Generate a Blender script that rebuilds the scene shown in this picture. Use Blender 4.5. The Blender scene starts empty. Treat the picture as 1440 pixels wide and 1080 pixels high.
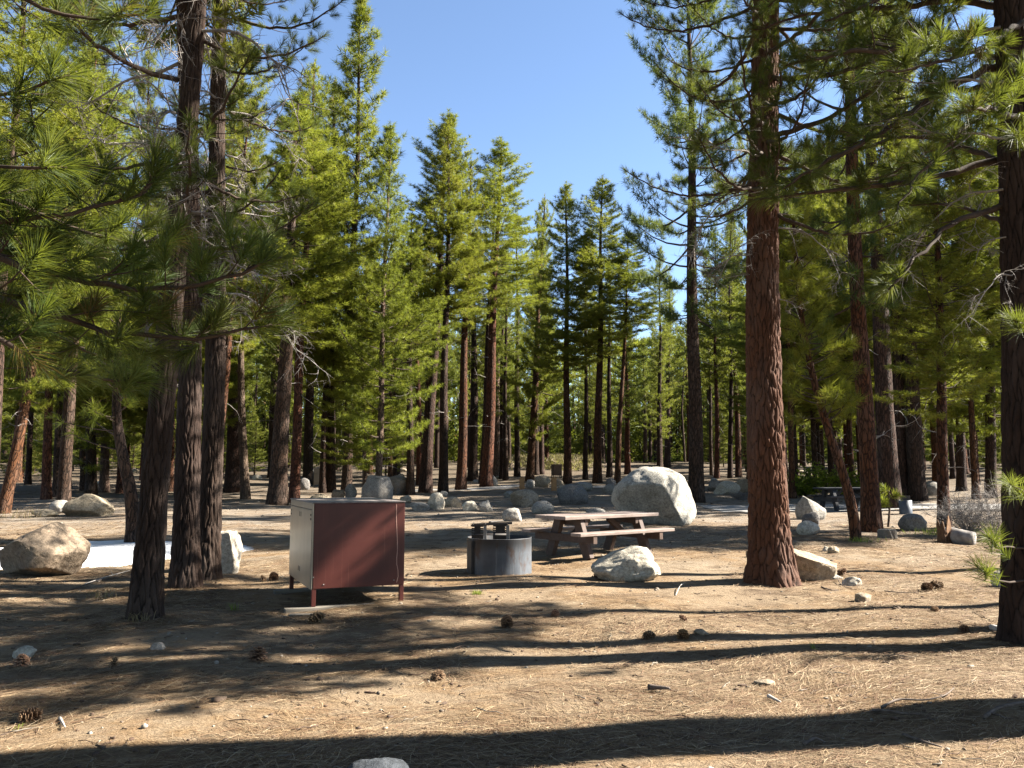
import bpy, bmesh, math, random
import numpy as np
from mathutils import Vector, Matrix, noise

S = bpy.context.scene
COL = S.collection
R = math.radians
PI = math.pi
random.seed(7)

# ------------------------------------------------------------------ camera model
F, CX, CY = 1165.0, 720.0, 540.0
CAM_H = 1.62
PITCH = math.atan((664 - 540) / F)
SUN_EL, SUN_AZ = R(37), R(8.0)          # azimuth measured from +x towards +y
cP, sP = math.cos(PITCH), math.sin(PITCH)


def softplus(t, k=4.0):
    return np.where(t / k > 30, t, k * np.log1p(np.exp(np.minimum(t / k, 30))))


def g(x, y):
    """height of the ground"""
    x = np.asarray(x, float); y = np.asarray(y, float)
    h = 0.022 * softplus(y - 16) + 0.014 * softplus(y - 62, 6.0)
    h = h + 0.022 * np.sin(x * .9 + 1.3) * np.sin(y * .7 + .4) + 0.014 * np.sin(x * 2.3 + y * 1.1) + 0.010 * np.sin(x * 3.9 - y * 3.1 + 2)
    far = np.clip((y - 22) / 30, 0, 1)
    h = h + far * (0.16 * np.sin(x * .21 + 2) * np.sin(y * .17) + .08 * np.sin(x * .5 + y * .3))
    return h


def ray(px, py):
    u = (px - CX) / F; v = (CY - py) / F
    return np.array([u, cP - sP * v, sP + cP * v])


def ground_at(px, py):
    d = ray(px, py)
    t0, t = 0.5, 0.5
    while t < 400:
        if CAM_H + d[2] * t < g(d[0] * t, d[1] * t):
            break
        t0 = t; t *= 1.02
    for _ in range(30):
        m = (t0 + t) / 2
        if CAM_H + d[2] * m < g(d[0] * m, d[1] * m): t = m
        else: t0 = m
    return Vector((d[0] * t, d[1] * t, float(g(d[0] * t, d[1] * t))))


def at_depth(px, py, Y):
    d = ray(px, py); t = Y / d[1]
    return Vector((d[0] * t, Y, CAM_H + d[2] * t))


# ------------------------------------------------------------------ objects
def tag(o, label=None, cat=None, group=None, kind=None):
    if label: o['label'] = label
    if cat: o['category'] = cat
    if group: o['group'] = group
    if kind: o['kind'] = kind
    return o


def empty(name, loc, label, cat, group=None, rot=None):
    o = bpy.data.objects.new(name, None); COL.objects.link(o)
    o.location = loc
    if rot is not None: o.rotation_euler = rot
    o.empty_display_size = .2
    return tag(o, label, cat, group)


def link(name, me, parent=None, loc=None, rot=None, scale=None):
    o = bpy.data.objects.new(name, me); COL.objects.link(o)
    if parent is not None: o.parent = parent
    if loc is not None: o.location = loc
    if rot is not None: o.rotation_euler = rot
    if scale is not None: o.scale = scale
    return o


class MB:
    """collects vertices and faces, builds one mesh"""
    def __init__(s): s.V = []; s.F = []; s.n = 0; s.T = []

    def add(s, V, Fs, mi=0, tint=None, smooth=True):
        V = np.asarray(V, float).reshape(-1, 3)
        for f in (Fs if isinstance(Fs, list) else [Fs]):
            f = np.asarray(f, int)
            if f.size: s.F.append((f + s.n, mi, smooth))
        s.V.append(V); s.n += len(V)
        s.T.append(np.full(len(V), .5) if tint is None else np.broadcast_to(np.asarray(tint, float), (len(V),)))

    def mesh(s, name, mats):
        me = bpy.data.meshes.new(name)
        V = np.concatenate(s.V) if s.V else np.zeros((0, 3))
        me.vertices.add(len(V)); me.vertices.foreach_set('co', V.astype(np.float32).ravel())
        loops = np.concatenate([f.ravel() for f, _, _ in s.F])
        tot = np.concatenate([np.full(len(f), f.shape[1]) for f, _, _ in s.F])
        mi = np.concatenate([np.full(len(f), m) for f, m, _ in s.F])
        sm = np.concatenate([np.full(len(f), b) for f, _, b in s.F])
        me.loops.add(len(loops)); me.loops.foreach_set('vertex_index', loops.astype(np.int32))
        me.polygons.add(len(tot))
        st = np.concatenate([[0], np.cumsum(tot)[:-1]])
        me.polygons.foreach_set('loop_start', st.astype(np.int32))
        me.polygons.foreach_set('material_index', mi.astype(np.int32))
        me.polygons.foreach_set('use_smooth', sm.astype(bool))
        a = me.attributes.new('tint', 'FLOAT', 'POINT')
        a.data.foreach_set('value', np.concatenate(s.T).astype(np.float32))
        for m in (mats if isinstance(mats, (list, tuple)) else [mats]): me.materials.append(m)
        me.update(calc_edges=True); me.validate()
        return me


def tube_geo(P, rad, k=8, cap=True):
    P = np.asarray(P, float); n = len(P)
    rad = np.broadcast_to(np.asarray(rad, float), (n,))
    T = np.gradient(P, axis=0); T /= np.linalg.norm(T, axis=1, keepdims=True) + 1e-9
    ref = np.array([0.31, 0.17, .93]) if abs(T[0, 2]) < .8 else np.array([.97, .2, .1])
    A = np.cross(T, ref); A /= np.linalg.norm(A, axis=1, keepdims=True) + 1e-9
    B = np.cross(T, A)
    a = np.arange(k) * 2 * PI / k
    V = P[:, None] + rad[:, None, None] * (np.cos(a)[None, :, None] * A[:, None] + np.sin(a)[None, :, None] * B[:, None])
    i = np.arange(n - 1)[:, None] * k; j = np.arange(k)[None]; j2 = (j + 1) % k
    Q = np.stack([i + j, i + j2, i + k + j2, i + k + j], -1).reshape(-1, 4)
    V = V.reshape(-1, 3)
    fs = [Q]
    if cap:
        c0, c1 = len(V), len(V) + 1
        V = np.vstack([V, P[0], P[-1]])
        jj = np.arange(k)
        fs.append(np.stack([np.full(k, c0), (jj + 1) % k, jj], -1))
        fs.append(np.stack([np.full(k, c1), (n - 1) * k + jj, (n - 1) * k + (jj + 1) % k], -1))
    return V, fs


def tube(mb, P, rad, k=8, mi=0, cap=True):
    V, fs = tube_geo(P, rad, k, cap); mb.add(V, fs, mi)


def box(mb, lo, hi, mi=0, bev=0.006, M=None):
    """box with bevelled edges"""
    bm = bmesh.new()
    bmesh.ops.create_cube(bm, size=1)
    lo = Vector(lo); hi = Vector(hi)
    for v in bm.verts:
        v.co = Vector(((lo[i] + hi[i]) / 2 + v.co[i] * (hi[i] - lo[i]) for i in range(3)))
    if bev: bmesh.ops.bevel(bm, geom=bm.edges[:], offset=bev, segments=2, affect='EDGES', profile=.6)
    addbm(mb, bm, mi, M)


def addbm(mb, bm, mi=0, M=None, smooth=False):
    bm.verts.index_update()
    V = np.array([(M @ v.co if M else v.co)[:] for v in bm.verts])
    by = {}
    for f in bm.faces: by.setdefault(len(f.verts), []).append([v.index for v in f.verts])
    mb.add(V, [np.array(x) for x in by.values()], mi, smooth=smooth)
    bm.free()


def bar(mb, a, b, w, h, mi=0, bev=.005, up=(0, 0, 1)):
    """rectangular bar from a to b, w sideways, h along up"""
    a = Vector(a); b = Vector(b); d = b - a; L = d.length; d.normalize()
    s = d.cross(Vector(up)).normalized(); u = s.cross(d)
    M = Matrix((s, d, u)).transposed().to_4x4(); M.translation = a
    box(mb, (-w / 2, 0, -h / 2), (w / 2, L, h / 2), mi, bev, M)


# ------------------------------------------------------------------ materials
def nt(name):
    m = bpy.data.materials.new(name); m.use_nodes = True
    t = m.node_tree; t.nodes.clear()
    o = t.nodes.new('ShaderNodeOutputMaterial')
    return m, t, o


class N:
    def __init__(s, name):
        s.m, s.t, s.out = nt(name)

    def n(s, typ, **kw):
        nd = s.t.nodes.new('ShaderNode' + typ)
        for k, v in kw.items():
            if k in nd.inputs.keys(): pass
            setattr(nd, k, v)
        return nd

    def l(s, a, b): s.t.links.new(a, b)

    def coords(s, scale=(1, 1, 1), kind='Object'):
        c = s.n('TexCoord'); mp = s.n('Mapping'); mp.inputs['Scale'].default_value = scale
        s.l(c.outputs[kind], mp.inputs[0]); return mp.outputs[0]

    def world(s, scale=(1, 1, 1)):
        c = s.n('NewGeometry'); mp = s.n('Mapping'); mp.inputs['Scale'].default_value = scale
        s.l(c.outputs['Position'], mp.inputs[0]); return mp.outputs[0]

    def noise(s, vec, scale, detail=4, rough=.55, dist=0):
        q = s.n('TexNoise'); q.inputs['Scale'].default_value = scale; q.inputs['Detail'].default_value = detail
        q.inputs['Roughness'].default_value = rough; q.inputs['Distortion'].default_value = dist
        if vec is not None: s.l(vec, q.inputs['Vector'])
        return q.outputs['Fac']

    def ramp(s, fac, stops):
        r = s.n('ValToRGB'); e = r.color_ramp.elements
        while len(e) < len(stops): e.new(.5)
        for el, (p, c) in zip(e, stops):
            el.position = p; el.color = (*c, 1) if not isinstance(c, (int, float)) else (c, c, c, 1)
        s.l(fac, r.inputs[0]); return r.outputs[0]

    def mix(s, fac, a, b, mode='MIX'):
        x = s.n('Mix'); x.data_type = 'RGBA'; x.blend_type = mode
        for sock, v in ((x.inputs[0], fac), (x.inputs[6], a), (x.inputs[7], b)):
            if hasattr(v, 'links') or isinstance(v, bpy.types.NodeSocket): s.l(v, sock)
            elif isinstance(v, (int, float)): sock.default_value = v
            else: sock.default_value = (*v, 1)
        return x.outputs[2]

    def math(s, op, a, b=0.0, c=None):
        x = s.n('Math'); x.operation = op
        for i, v in enumerate((a, b) if c is None else (a, b, c)):
            if isinstance(v, bpy.types.NodeSocket): s.l(v, x.inputs[i])
            else: x.inputs[i].default_value = v
        return x.outputs[0]

    def bump(s, h, strength=.5, dist=.02, prev=None):
        b = s.n('Bump'); b.inputs['Strength'].default_value = strength; b.inputs['Distance'].default_value = dist
        s.l(h, b.inputs['Height'])
        if prev is not None: s.l(prev, b.inputs['Normal'])
        return b.outputs[0]

    def bsdf(s, color, rough=.85, normal=None, spec=.3, metal=0.0):
        if isinstance(color, bpy.types.NodeSocket): color = s.mix(1., color, (.81, .81, .81), 'MULTIPLY')
        p = s.n('BsdfPrincipled')
        for nm, v in (('Base Color', color), ('Roughness', rough), ('Specular IOR Level', spec), ('Metallic', metal)):
            if isinstance(v, bpy.types.NodeSocket): s.l(v, p.inputs[nm])
            elif isinstance(v, (int, float)): p.inputs[nm].default_value = v
            else: p.inputs[nm].default_value = (*v, 1)
        if normal is not None: s.l(normal, p.inputs['Normal'])
        s.l(p.outputs[0], s.out.inputs[0])
        return p


def hsv_var(q, col, hue=.012, val=.25):
    """per-object colour variety"""
    oi = q.n('ObjectInfo')
    h = q.n('HueSaturation')
    q.l(q.math('MULTIPLY_ADD', oi.outputs['Random'], hue * 2, .5 - hue), h.inputs['Hue'])
    r2 = q.math('FRACT', q.math('MULTIPLY', oi.outputs['Random'], 17.3))
    q.l(q.math('MULTIPLY_ADD', r2, val * 2, 1 - val), h.inputs['Value'])
    q.l(col, h.inputs['Color']); return h.outputs[0]


def mat_bark(name, plate, furrow, scale=(5.5, 5.5, 1.5), hero=False):
    q = N(name)
    v = q.coords(scale)
    w = q.noise(v, 1.6, 3)
    wm = q.n('VectorMath'); wm.operation = 'ADD'; q.l(v, wm.inputs[0])
    sc = q.n('VectorMath'); sc.operation = 'SCALE'; q.l(w, sc.inputs[0]); sc.inputs['Scale'].default_value = .9
    q.l(sc.outputs[0], wm.inputs[1])
    ed = q.n('TexVoronoi'); ed.feature = 'DISTANCE_TO_EDGE'; ed.inputs['Scale'].default_value = 2.2; q.l(wm.outputs[0], ed.inputs['Vector'])
    ce = q.n('TexVoronoi'); ce.feature = 'F1'; ce.inputs['Scale'].default_value = 2.2; q.l(wm.outputs[0], ce.inputs['Vector'])
    fine = q.noise(q.coords((24, 24, 9)), 2.2, 5, .65)
    cellv = q.n('SeparateColor'); q.l(ce.outputs['Color'], cellv.inputs[0])
    base = q.mix(cellv.outputs[0], tuple(c * .72 for c in plate), tuple(c * 1.25 for c in plate))
    base = q.mix(fine, tuple(c * .45 for c in plate), base)
    grey = q.noise(q.coords((2, 2, .7)), 1.1, 3)
    base = q.mix(q.math('MULTIPLY', q.ramp(grey, [(.45, 0.), (.7, 1.)]), .35), base, (.14, .11, .095))
    if hero:
        at = q.n('Attribute'); at.attribute_name = 'tint'; edge = at.outputs['Fac']
        col = q.mix(q.ramp(edge, [(.0, 0.), (.35, 1.)]), furrow, base)
        nrm = q.bump(fine, .7, .012)
    else:
        edge = q.ramp(ed.outputs['Distance'], [(.0, 0.), (.16, 1.)])
        col = q.mix(edge, furrow, base)
        nrm = q.bump(q.math('ADD', edge, q.math('MULTIPLY', fine, .5)), .9, .03)
    col = hsv_var(q, col, .01, .22)
    q.bsdf(col, .92, nrm, .15)
    return q.m


def mat_needle(name, dark, mid, lite, trans=.3, val=.2):
    q = N(name)
    at = q.n('Attribute'); at.attribute_name = 'tint'
    col = q.ramp(at.outputs['Fac'], [(.0, tuple(.5 * c for c in dark) if 'needles' not in name else (.115, .062, .022)), (.03, dark), (.5, mid), (1., lite)])
    col = hsv_var(q, col, .018, val)
    p = q.n('BsdfPrincipled'); q.l(col, p.inputs['Base Color']); p.inputs['Roughness'].default_value = .55
    p.inputs['Specular IOR Level'].default_value = .16
    tr = q.n('BsdfTranslucent')
    q.l(q.mix(.5, col, (.30, .345, .03), 'MIX'), tr.inputs[0])
    mx = q.n('MixShader'); mx.inputs[0].default_value = trans
    q.l(p.outputs[0], mx.inputs[1]); q.l(tr.outputs[0], mx.inputs[2]); q.l(mx.outputs[0], q.out.inputs[0])
    return q.m


def mat_plain(name, c0, c1, scale=6, rough=.85, bumpd=.01, spec=.25, stretch=(1, 1, 1), metal=0., bs=.4, detail=6):
    q = N(name)
    f = q.noise(q.coords(stretch), scale, detail, .62)
    col = q.ramp(f, [(.3, c0), (.7, c1)])
    q.bsdf(col, rough, q.bump(f, bs, bumpd), spec, metal)
    return q.m


def mat_rock(name, c0, c1, stain=(.09, .07, .05), stain_amt=.5):
    q = N(name)
    v = q.coords()
    big = q.noise(v, 2.2, 5, .6)
    fine = q.noise(v, 19, 8, .75)
    sp = q.noise(v, 90, 2, .6)
    col = q.ramp(big, [(.3, c0), (.68, c1)])
    col = q.mix(.75, col, q.ramp(fine, [(.34, .2), (.62, .74)]), 'OVERLAY')
    col = q.mix(q.ramp(sp, [(.63, 0.), (.7, .6)]), col, tuple(c * .3 for c in c0))
    li = q.noise(q.coords((1, 1, .6)), 4.5, 6, .7, .6)
    col = q.mix(q.math('MULTIPLY', q.ramp(li, [(.56, 0.), (.66, 1.)]), stain_amt), col, stain)
    col = hsv_var(q, col, .006, .12)
    h = q.math('ADD', fine, q.math('MULTIPLY', big, 1.5))
    q.bsdf(col, .88, q.bump(h, .8, .03), .25)
    return q.m


M = {}
M['bark_red'] = mat_bark('bark_red', (.145, .058, .028), (.022, .012, .008))
M['bark_dark'] = mat_bark('bark_dark', (.075, .042, .028), (.016, .011, .008))
M['bark_grey'] = mat_bark('bark_grey', (.20, .135, .095), (.05, .033, .024))
M['hero_red'] = mat_bark('hero_red', (.118, .056, .031), (.011, .007, .005), hero=True)
M['hero_dark'] = mat_bark('hero_dark', (.058, .036, .027), (.008, .006, .005), hero=True)
M['limb'] = mat_plain('limb_wood', (.035, .024, .018), (.085, .058, .042), 9, .9, .01)
M['dead'] = mat_plain('dead_wood', (.13, .11, .10), (.34, .31, .28), 7, .85, .01)
M['needle_near'] = mat_needle('needles_near', (.019, .034, .009), (.048, .070, .015), (.145, .158, .042), .32, .12)
M['needle_mid'] = mat_needle('needles_mid', (.028, .043, .009), (.128, .140, .018), (.285, .272, .042), .42, .16)
M['needle_far'] = mat_needle('needles_far', (.028, .042, .012), (.102, .115, .021), (.215, .212, .042), .40, .18)
M['needle_blue'] = mat_needle('needles_blue', (.020, .040, .014), (.048, .078, .024), (.11, .14, .036), .3, .1)
M['leaf'] = mat_needle('leaves_shrub', (.08, .13, .012), (.16, .22, .02), (.26, .31, .04), .4, .1)
M['tan_rock'] = mat_rock('rock_tan', (.24, .185, .125), (.38, .31, .22))
M['white_rock'] = mat_rock('rock_white', (.36, .32, .25), (.50, .45, .36), (.22, .17, .12), .35)
M['grey_rock'] = mat_rock('rock_grey', (.185, .17, .15), (.32, .295, .255))
M['dark_rock'] = mat_rock('rock_dark', (.10, .09, .085), (.19, .175, .16))
M['brown_rock'] = mat_rock('rock_brown', (.18, .132, .092), (.28, .215, .15), (.07, .05, .035), .5)
M['granite'] = mat_rock('rock_granite', (.205, .188, .16), (.35, .325, .28), (.10, .085, .07), .6)
M['shade_rock'] = mat_rock('rock_shade_tone', (.030, .034, .040), (.065, .072, .082))  # dark blue tone puts the shade on this rock into its colour
def mat_snow():
    q = N('old_snow'); w = q.world()
    f = q.noise(w, 5, 6, .7); sp = q.noise(w, 38, 4, .7); dr = q.noise(w, 1.6, 5, .65)
    col = q.ramp(f, [(.3, (.60, .60, .61)), (.7, (.78, .79, .80))])
    col = q.mix(q.math('MULTIPLY', q.ramp(dr, [(.5, 0.), (.7, 1.)]), .4), col, (.36, .32, .26))
    col = q.mix(q.ramp(sp, [(.62, 0.), (.69, .8)]), col, (.12, .085, .055))
    q.bsdf(col, .7, q.bump(f, .8, .06), .2)
    return q.m


M['snow'] = mat_snow()
M['cone'] = mat_plain('pine_cone_scales', (.04, .022, .014), (.16, .09, .052), 40, .8, .004)
M['stick'] = mat_plain('stick_bark', (.07, .05, .04), (.20, .16, .13), 20, .9, .004, stretch=(1, 1, 1))
M['pale_stick'] = mat_plain('pale_stick', (.33, .29, .25), (.52, .48, .43), 14, .85, .004)
M['plank'] = mat_plain('weathered_plank', (.12, .105, .085), (.22, .195, .16), 5, .9, .006, stretch=(.6, 8, 8))
M['table_wood'] = mat_plain('table_brown_paint', (.15, .105, .085), (.30, .24, .205), 4, .55, .004, .4, stretch=(1.2, 9, 9))  # grey wear noise, toned paler to carry the glancing sheen as colour
M['table_leg'] = mat_plain('table_leg_brown', (.06, .036, .026), (.11, .07, .052), 5, .7, .004, .3, stretch=(3, 3, 3))
M['table_dark'] = mat_plain('dark_table', (.018, .02, .024), (.045, .045, .05), 6, .6, .004)
M['steel'] = mat_plain('weathered_steel', (.055, .064, .078), (.10, .115, .135), 3.5, .5, .003, .5, metal=.25, bs=.15)
def mat_ring():
    q = N('fire_ring_steel'); v = q.coords()
    f = q.noise(v, 3.5, 4); ru = q.noise(q.coords((1, 1, .5)), 4.2, 7, .7); st = q.noise(q.coords((14, 14, .8)), 2, 4)
    col = q.ramp(f, [(.3, (.075, .085, .10)), (.7, (.125, .14, .16))])
    col = q.mix(q.math('MULTIPLY', q.ramp(st, [(.55, 0.), (.68, 1.)]), .5), col, (.24, .245, .25))
    col = q.mix(q.math('MULTIPLY', q.ramp(ru, [(.53, 0.), (.63, 1.)]), .75), col, (.085, .042, .022))
    sz = q.n('SeparateXYZ'); q.l(v, sz.inputs[0])
    rim = q.n('MapRange'); rim.inputs[1].default_value = .40; rim.inputs[2].default_value = .54; q.l(q.math('ADD', sz.outputs[2], q.math('MULTIPLY', f, .08)), rim.inputs[0])
    col = q.mix(q.math('MULTIPLY', rim.outputs[0], .7), col, (.025, .022, .02))
    q.bsdf(col, .55, q.bump(ru, .15, .01), .4, .2)
    return q.m


M['ring'] = mat_ring()
M['iron'] = mat_plain('dark_iron', (.018, .016, .015), (.055, .045, .04), 10, .6, .003, .4, metal=.4)
M['iron_pale'] = mat_plain('worn_iron', (.16, .15, .14), (.27, .25, .23), 14, .5, .002, .4, metal=.4)
M['post'] = mat_plain('post_wood', (.30, .15, .06), (.50, .28, .13), 8, .85, .006, stretch=(5, 5, 1))
M['rot'] = mat_plain('rotten_wood', (.07, .038, .022), (.17, .10, .055), 8, .95, .02, stretch=(4, 4, 1))
M['straw'] = mat_needle('dry_grass', (.13, .09, .055), (.20, .15, .09), (.30, .24, .15), .3, .1)
M['grass'] = mat_needle('green_grass', (.08, .13, .02), (.14, .20, .03), (.24, .28, .06), .35, .1)


def mat_paint():
    q = N('brown_paint')
    v = q.coords((1, 1, 1))
    f = q.noise(v, 3, 4); st = q.noise(q.coords((26, 26, .5)), 2, 3)
    col = q.ramp(f, [(.3, (.062, .014, .010)), (.7, (.086, .021, .015))])
    col = q.mix(q.math('MULTIPLY', q.ramp(st, [(.60, 0.), (.72, 1.)]), .16), col, (.26, .12, .09))
    q.bsdf(col, .42, q.bump(q.noise(v, 1.2, 2), .05, .05), .35)
    return q.m


def mat_door():
    q = N('door_pale_glare')
    f = q.noise(q.coords((1, 1, 1)), 2.5, 3); st = q.noise(q.coords((18, 18, .6)), 2, 4)
    col = q.ramp(f, [(.3, (.32, .285, .225)), (.7, (.42, .375, .30))])  # pale tan puts the grazing reflection of bright ground into the colour
    col = q.mix(q.math('MULTIPLY', q.ramp(st, [(.55, 0.), (.7, 1.)]), .4), col, (.20, .16, .12))
    q.bsdf(col, .30, q.bump(f, .06, .05), .6, .35)
    return q.m


M['paint'] = mat_paint()
M['door'] = mat_door()
M['box_top'] = mat_plain('dusty_top', (.13, .10, .09), (.27, .24, .225), 5, .45, .002, .4, stretch=(3, 1, 1))
M['mark'] = mat_plain('pale_scratch', (.36, .20, .16), (.46, .28, .23), 9, .6, .001)


def mat_ground():
    q = N('forest_ground')
    w = q.world()
    a = q.noise(w, .55, 5, .6, .4)          # dirt against litter
    b = q.noise(q.world((1, 1.6, 1)), 3.1, 6, .65)
    c = q.noise(q.world((16, 26, 16)), 2.2, 5, .7)
    d = q.noise(w, 60, 3, .7)
    dirt = q.ramp(c, [(.25, (.165, .129, .090)), (.75, (.325, .262, .187))])
    lit = q.ramp(c, [(.22, (.082, .047, .025)), (.5, (.20, .130, .070)), (.78, (.31, .222, .128))])
    m = q.ramp(q.math('ADD', q.math('MULTIPLY', a, .65), q.math('MULTIPLY', b, .35)), [(.40, 0.), (.58, 1.)])
    sx = q.n('SeparateXYZ'); q.l(w, sx.inputs[0])
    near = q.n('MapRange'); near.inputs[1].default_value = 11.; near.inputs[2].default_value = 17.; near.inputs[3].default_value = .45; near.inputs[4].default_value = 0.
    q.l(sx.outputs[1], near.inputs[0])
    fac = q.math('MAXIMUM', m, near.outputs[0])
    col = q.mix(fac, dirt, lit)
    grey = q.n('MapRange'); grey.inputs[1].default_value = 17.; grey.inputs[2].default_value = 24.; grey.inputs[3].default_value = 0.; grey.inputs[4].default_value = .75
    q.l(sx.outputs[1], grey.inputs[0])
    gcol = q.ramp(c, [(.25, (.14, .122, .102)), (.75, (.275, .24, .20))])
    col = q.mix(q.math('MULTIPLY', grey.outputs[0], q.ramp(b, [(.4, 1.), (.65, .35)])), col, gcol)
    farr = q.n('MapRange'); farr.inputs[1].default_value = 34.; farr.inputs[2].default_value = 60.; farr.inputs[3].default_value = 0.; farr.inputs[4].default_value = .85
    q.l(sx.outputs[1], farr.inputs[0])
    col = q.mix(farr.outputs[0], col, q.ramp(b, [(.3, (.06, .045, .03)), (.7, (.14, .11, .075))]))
    col = q.mix(q.ramp(d, [(.60, 0.), (.70, .55)]), col, (.07, .05, .035))
    h = q.math('ADD', q.math('MULTIPLY', c, 1.), q.math('MULTIPLY', d, .5))
    duff = q.noise(w, 1.3, 4, .7, 1.2)
    col = q.mix(q.math('MULTIPLY', q.ramp(duff, [(.50, 0.), (.64, 1.)]), .68), col, (.085, .055, .033))
    n1 = q.bump(h, .7, .03)
    n1 = q.bump(b, .5, .08, n1)
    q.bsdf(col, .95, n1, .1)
    return q.m


M['ground'] = mat_ground()

# ------------------------------------------------------------------ foliage
def norm(a): return a / (np.linalg.norm(a, axis=-1, keepdims=True) + 1e-9)


def add_tufts(mb, C, D, Sz, nb, w, rng, mi=0, lo=12, hi=75, bent=False, back=.55, tint=None, droop=.1):
    C = np.asarray(C, float); D = norm(np.asarray(D, float)); Sz = np.asarray(Sz, float)
    m = len(C)
    if m == 0: return
    if tint is None: tint = np.clip(rng.normal(.5, .2, m), 0, 1)
    idx = np.repeat(np.arange(m), nb)
    d = D[idx]; k = len(idx)
    s = Sz[idx] * rng.uniform(.72, 1.1, k)
    az = rng.uniform(0, 2 * PI, k)
    x = rng.uniform(0, 1, k)
    pol = np.radians(lo + (hi - lo) * (.25 * rng.uniform(0, 1, k) + .75 * x))
    ref = np.where(np.abs(d[:, 2:3]) < .9, np.array([[0, 0, 1.]]), np.array([[1., 0, 0]]))
    a = norm(np.cross(d, ref)); b = np.cross(d, a)
    dr = np.cos(pol)[:, None] * d + np.sin(pol)[:, None] * (np.cos(az)[:, None] * a + np.sin(az)[:, None] * b)
    base = C[idx] - d * (x * Sz[idx] * back)[:, None]
    side = norm(np.cross(dr, rng.normal(size=(k, 3)))) * (w / 2)
    tv = np.clip(tint[idx] + rng.normal(0, .1, k), 0, 1)
    if bent:
        mid = base + dr * (s * .55)[:, None]
        tip = base + dr * s[:, None]; tip[:, 2] -= s * droop
        V = np.stack([base - side, base + side, mid - side * .9, mid + side * .9, tip], 1).reshape(-1, 3)
        o = np.arange(k)[:, None] * 5
        mb.add(V, [o + np.array([[0, 1, 3, 2]]), o + np.array([[2, 3, 4]])], mi, np.repeat(tv, 5), smooth=False)
    else:
        tip = base + dr * s[:, None]; tip[:, 2] -= s * droop
        V = np.stack([base - side, base + side, tip], 1).reshape(-1, 3)
        mb.add(V, np.arange(k * 3).reshape(-1, 3), mi, np.repeat(tv, 3), smooth=False)


def crown_proto(name, seed, cb, Rmax, nb, w, size, mats, whorl=.42, dens=1., shape=.75, droop=8, asc=38, tuft_step=.26, H=20.):
    """crown of a pine of height H whose trunk runs up the local z axis"""
    rng = np.random.default_rng(seed)
    mb = MB(); C = []; D = []; Sz = []; ph0 = rng.uniform(0, 6)
    z = cb * H
    while z < H - .35:
        t = (z - cb * H) / (H * (1 - cb))
        prof = (min(1, .55 + t * 3.2)) * (1 - t) ** shape + .045
        n = rng.integers(4, 7)
        a0 = rng.uniform(0, 2 * PI); wf = rng.uniform(.72, 1.2)
        for i in range(n):
            if rng.uniform() > dens: continue
            az = a0 + i * 2 * PI / n + rng.normal(0, .25)
            L = Rmax * prof * rng.uniform(.5, 1.25) * wf * (1 + .22 * math.sin(az * 2 + z * .55 + ph0) + .16 * math.sin(az - z * 1.1))
            if L < .12: L = .12
            el = R(-droop + (asc + droop) * t ** .8 + rng.normal(0, 11))
            h = np.array([math.cos(az), math.sin(az), 0])
            q = np.linspace(0, 1, 6)
            P = np.array([0, 0, z + rng.normal(0, .08)]) + np.outer(q * L * math.cos(el), h)
            P[:, 2] += q * L * math.sin(el) + .16 * L * q ** 2.4 - .05 * L * np.sin(q * PI)
            tube(mb, P, (.010 + .010 * L) * (1 - .8 * q), 3, 1, cap=False)
            sd = np.array([-h[1], h[0], 0])
            nl = max(1, int(L / tuft_step))
            for j in range(nl + 1):
                s = .42 + .58 * (j + rng.uniform(-.3, .3)) / max(1, nl)
                s = min(1, max(.2, s))
                k = s * 5; i0 = min(4, int(k)); p = P[i0] + (P[i0 + 1] - P[i0]) * (k - i0)
                tg = norm(P[i0 + 1] - P[i0])
                for sg in ((-1, 1) if s < .97 else (0,)):
                    ll = L * .34 * (1.25 - s) * rng.uniform(.4, 1.2) + .06
                    dd = norm(tg * .75 + sg * sd * .9 + np.array([0, 0, rng.uniform(-.1, .45)]))
                    e = p + dd * ll
                    if ll > .25:
                        C.append(p + dd * ll * .5); D.append(norm(dd + [0, 0, .5])); Sz.append(size * rng.uniform(.8, 1.15))
                    C.append(e); D.append(norm(dd + tg * .4 + np.array([0, 0, rng.uniform(.2, .9)]))); Sz.append(size * rng.uniform(.8, 1.2))
        z += whorl * rng.uniform(.7, 1.35) * (1.15 - .45 * t)
    for dz in (0, .22, .4):
        C.append([0, 0, H - dz]); D.append([0, 0, 1]); Sz.append(size)
    # light and dark clumps: the tint drifts through the crown
    C = np.array(C)
    ph = rng.uniform(0, 6, 3)
    tint = .5 + .16 * np.sin(C[:, 0] * 1.9 + ph[0]) * np.sin(C[:, 2] * 1.3 + ph[1]) + rng.normal(0, .17, len(C))
    add_tufts(mb, C, D, Sz, nb, w, rng, 0, tint=np.clip(tint, 0, 1), droop=.05, lo=12, hi=98, back=.42)
    return mb.mesh(name, mats)


def mid_mats(k): return [M[k], M['limb']]


PROTO = {}


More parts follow.
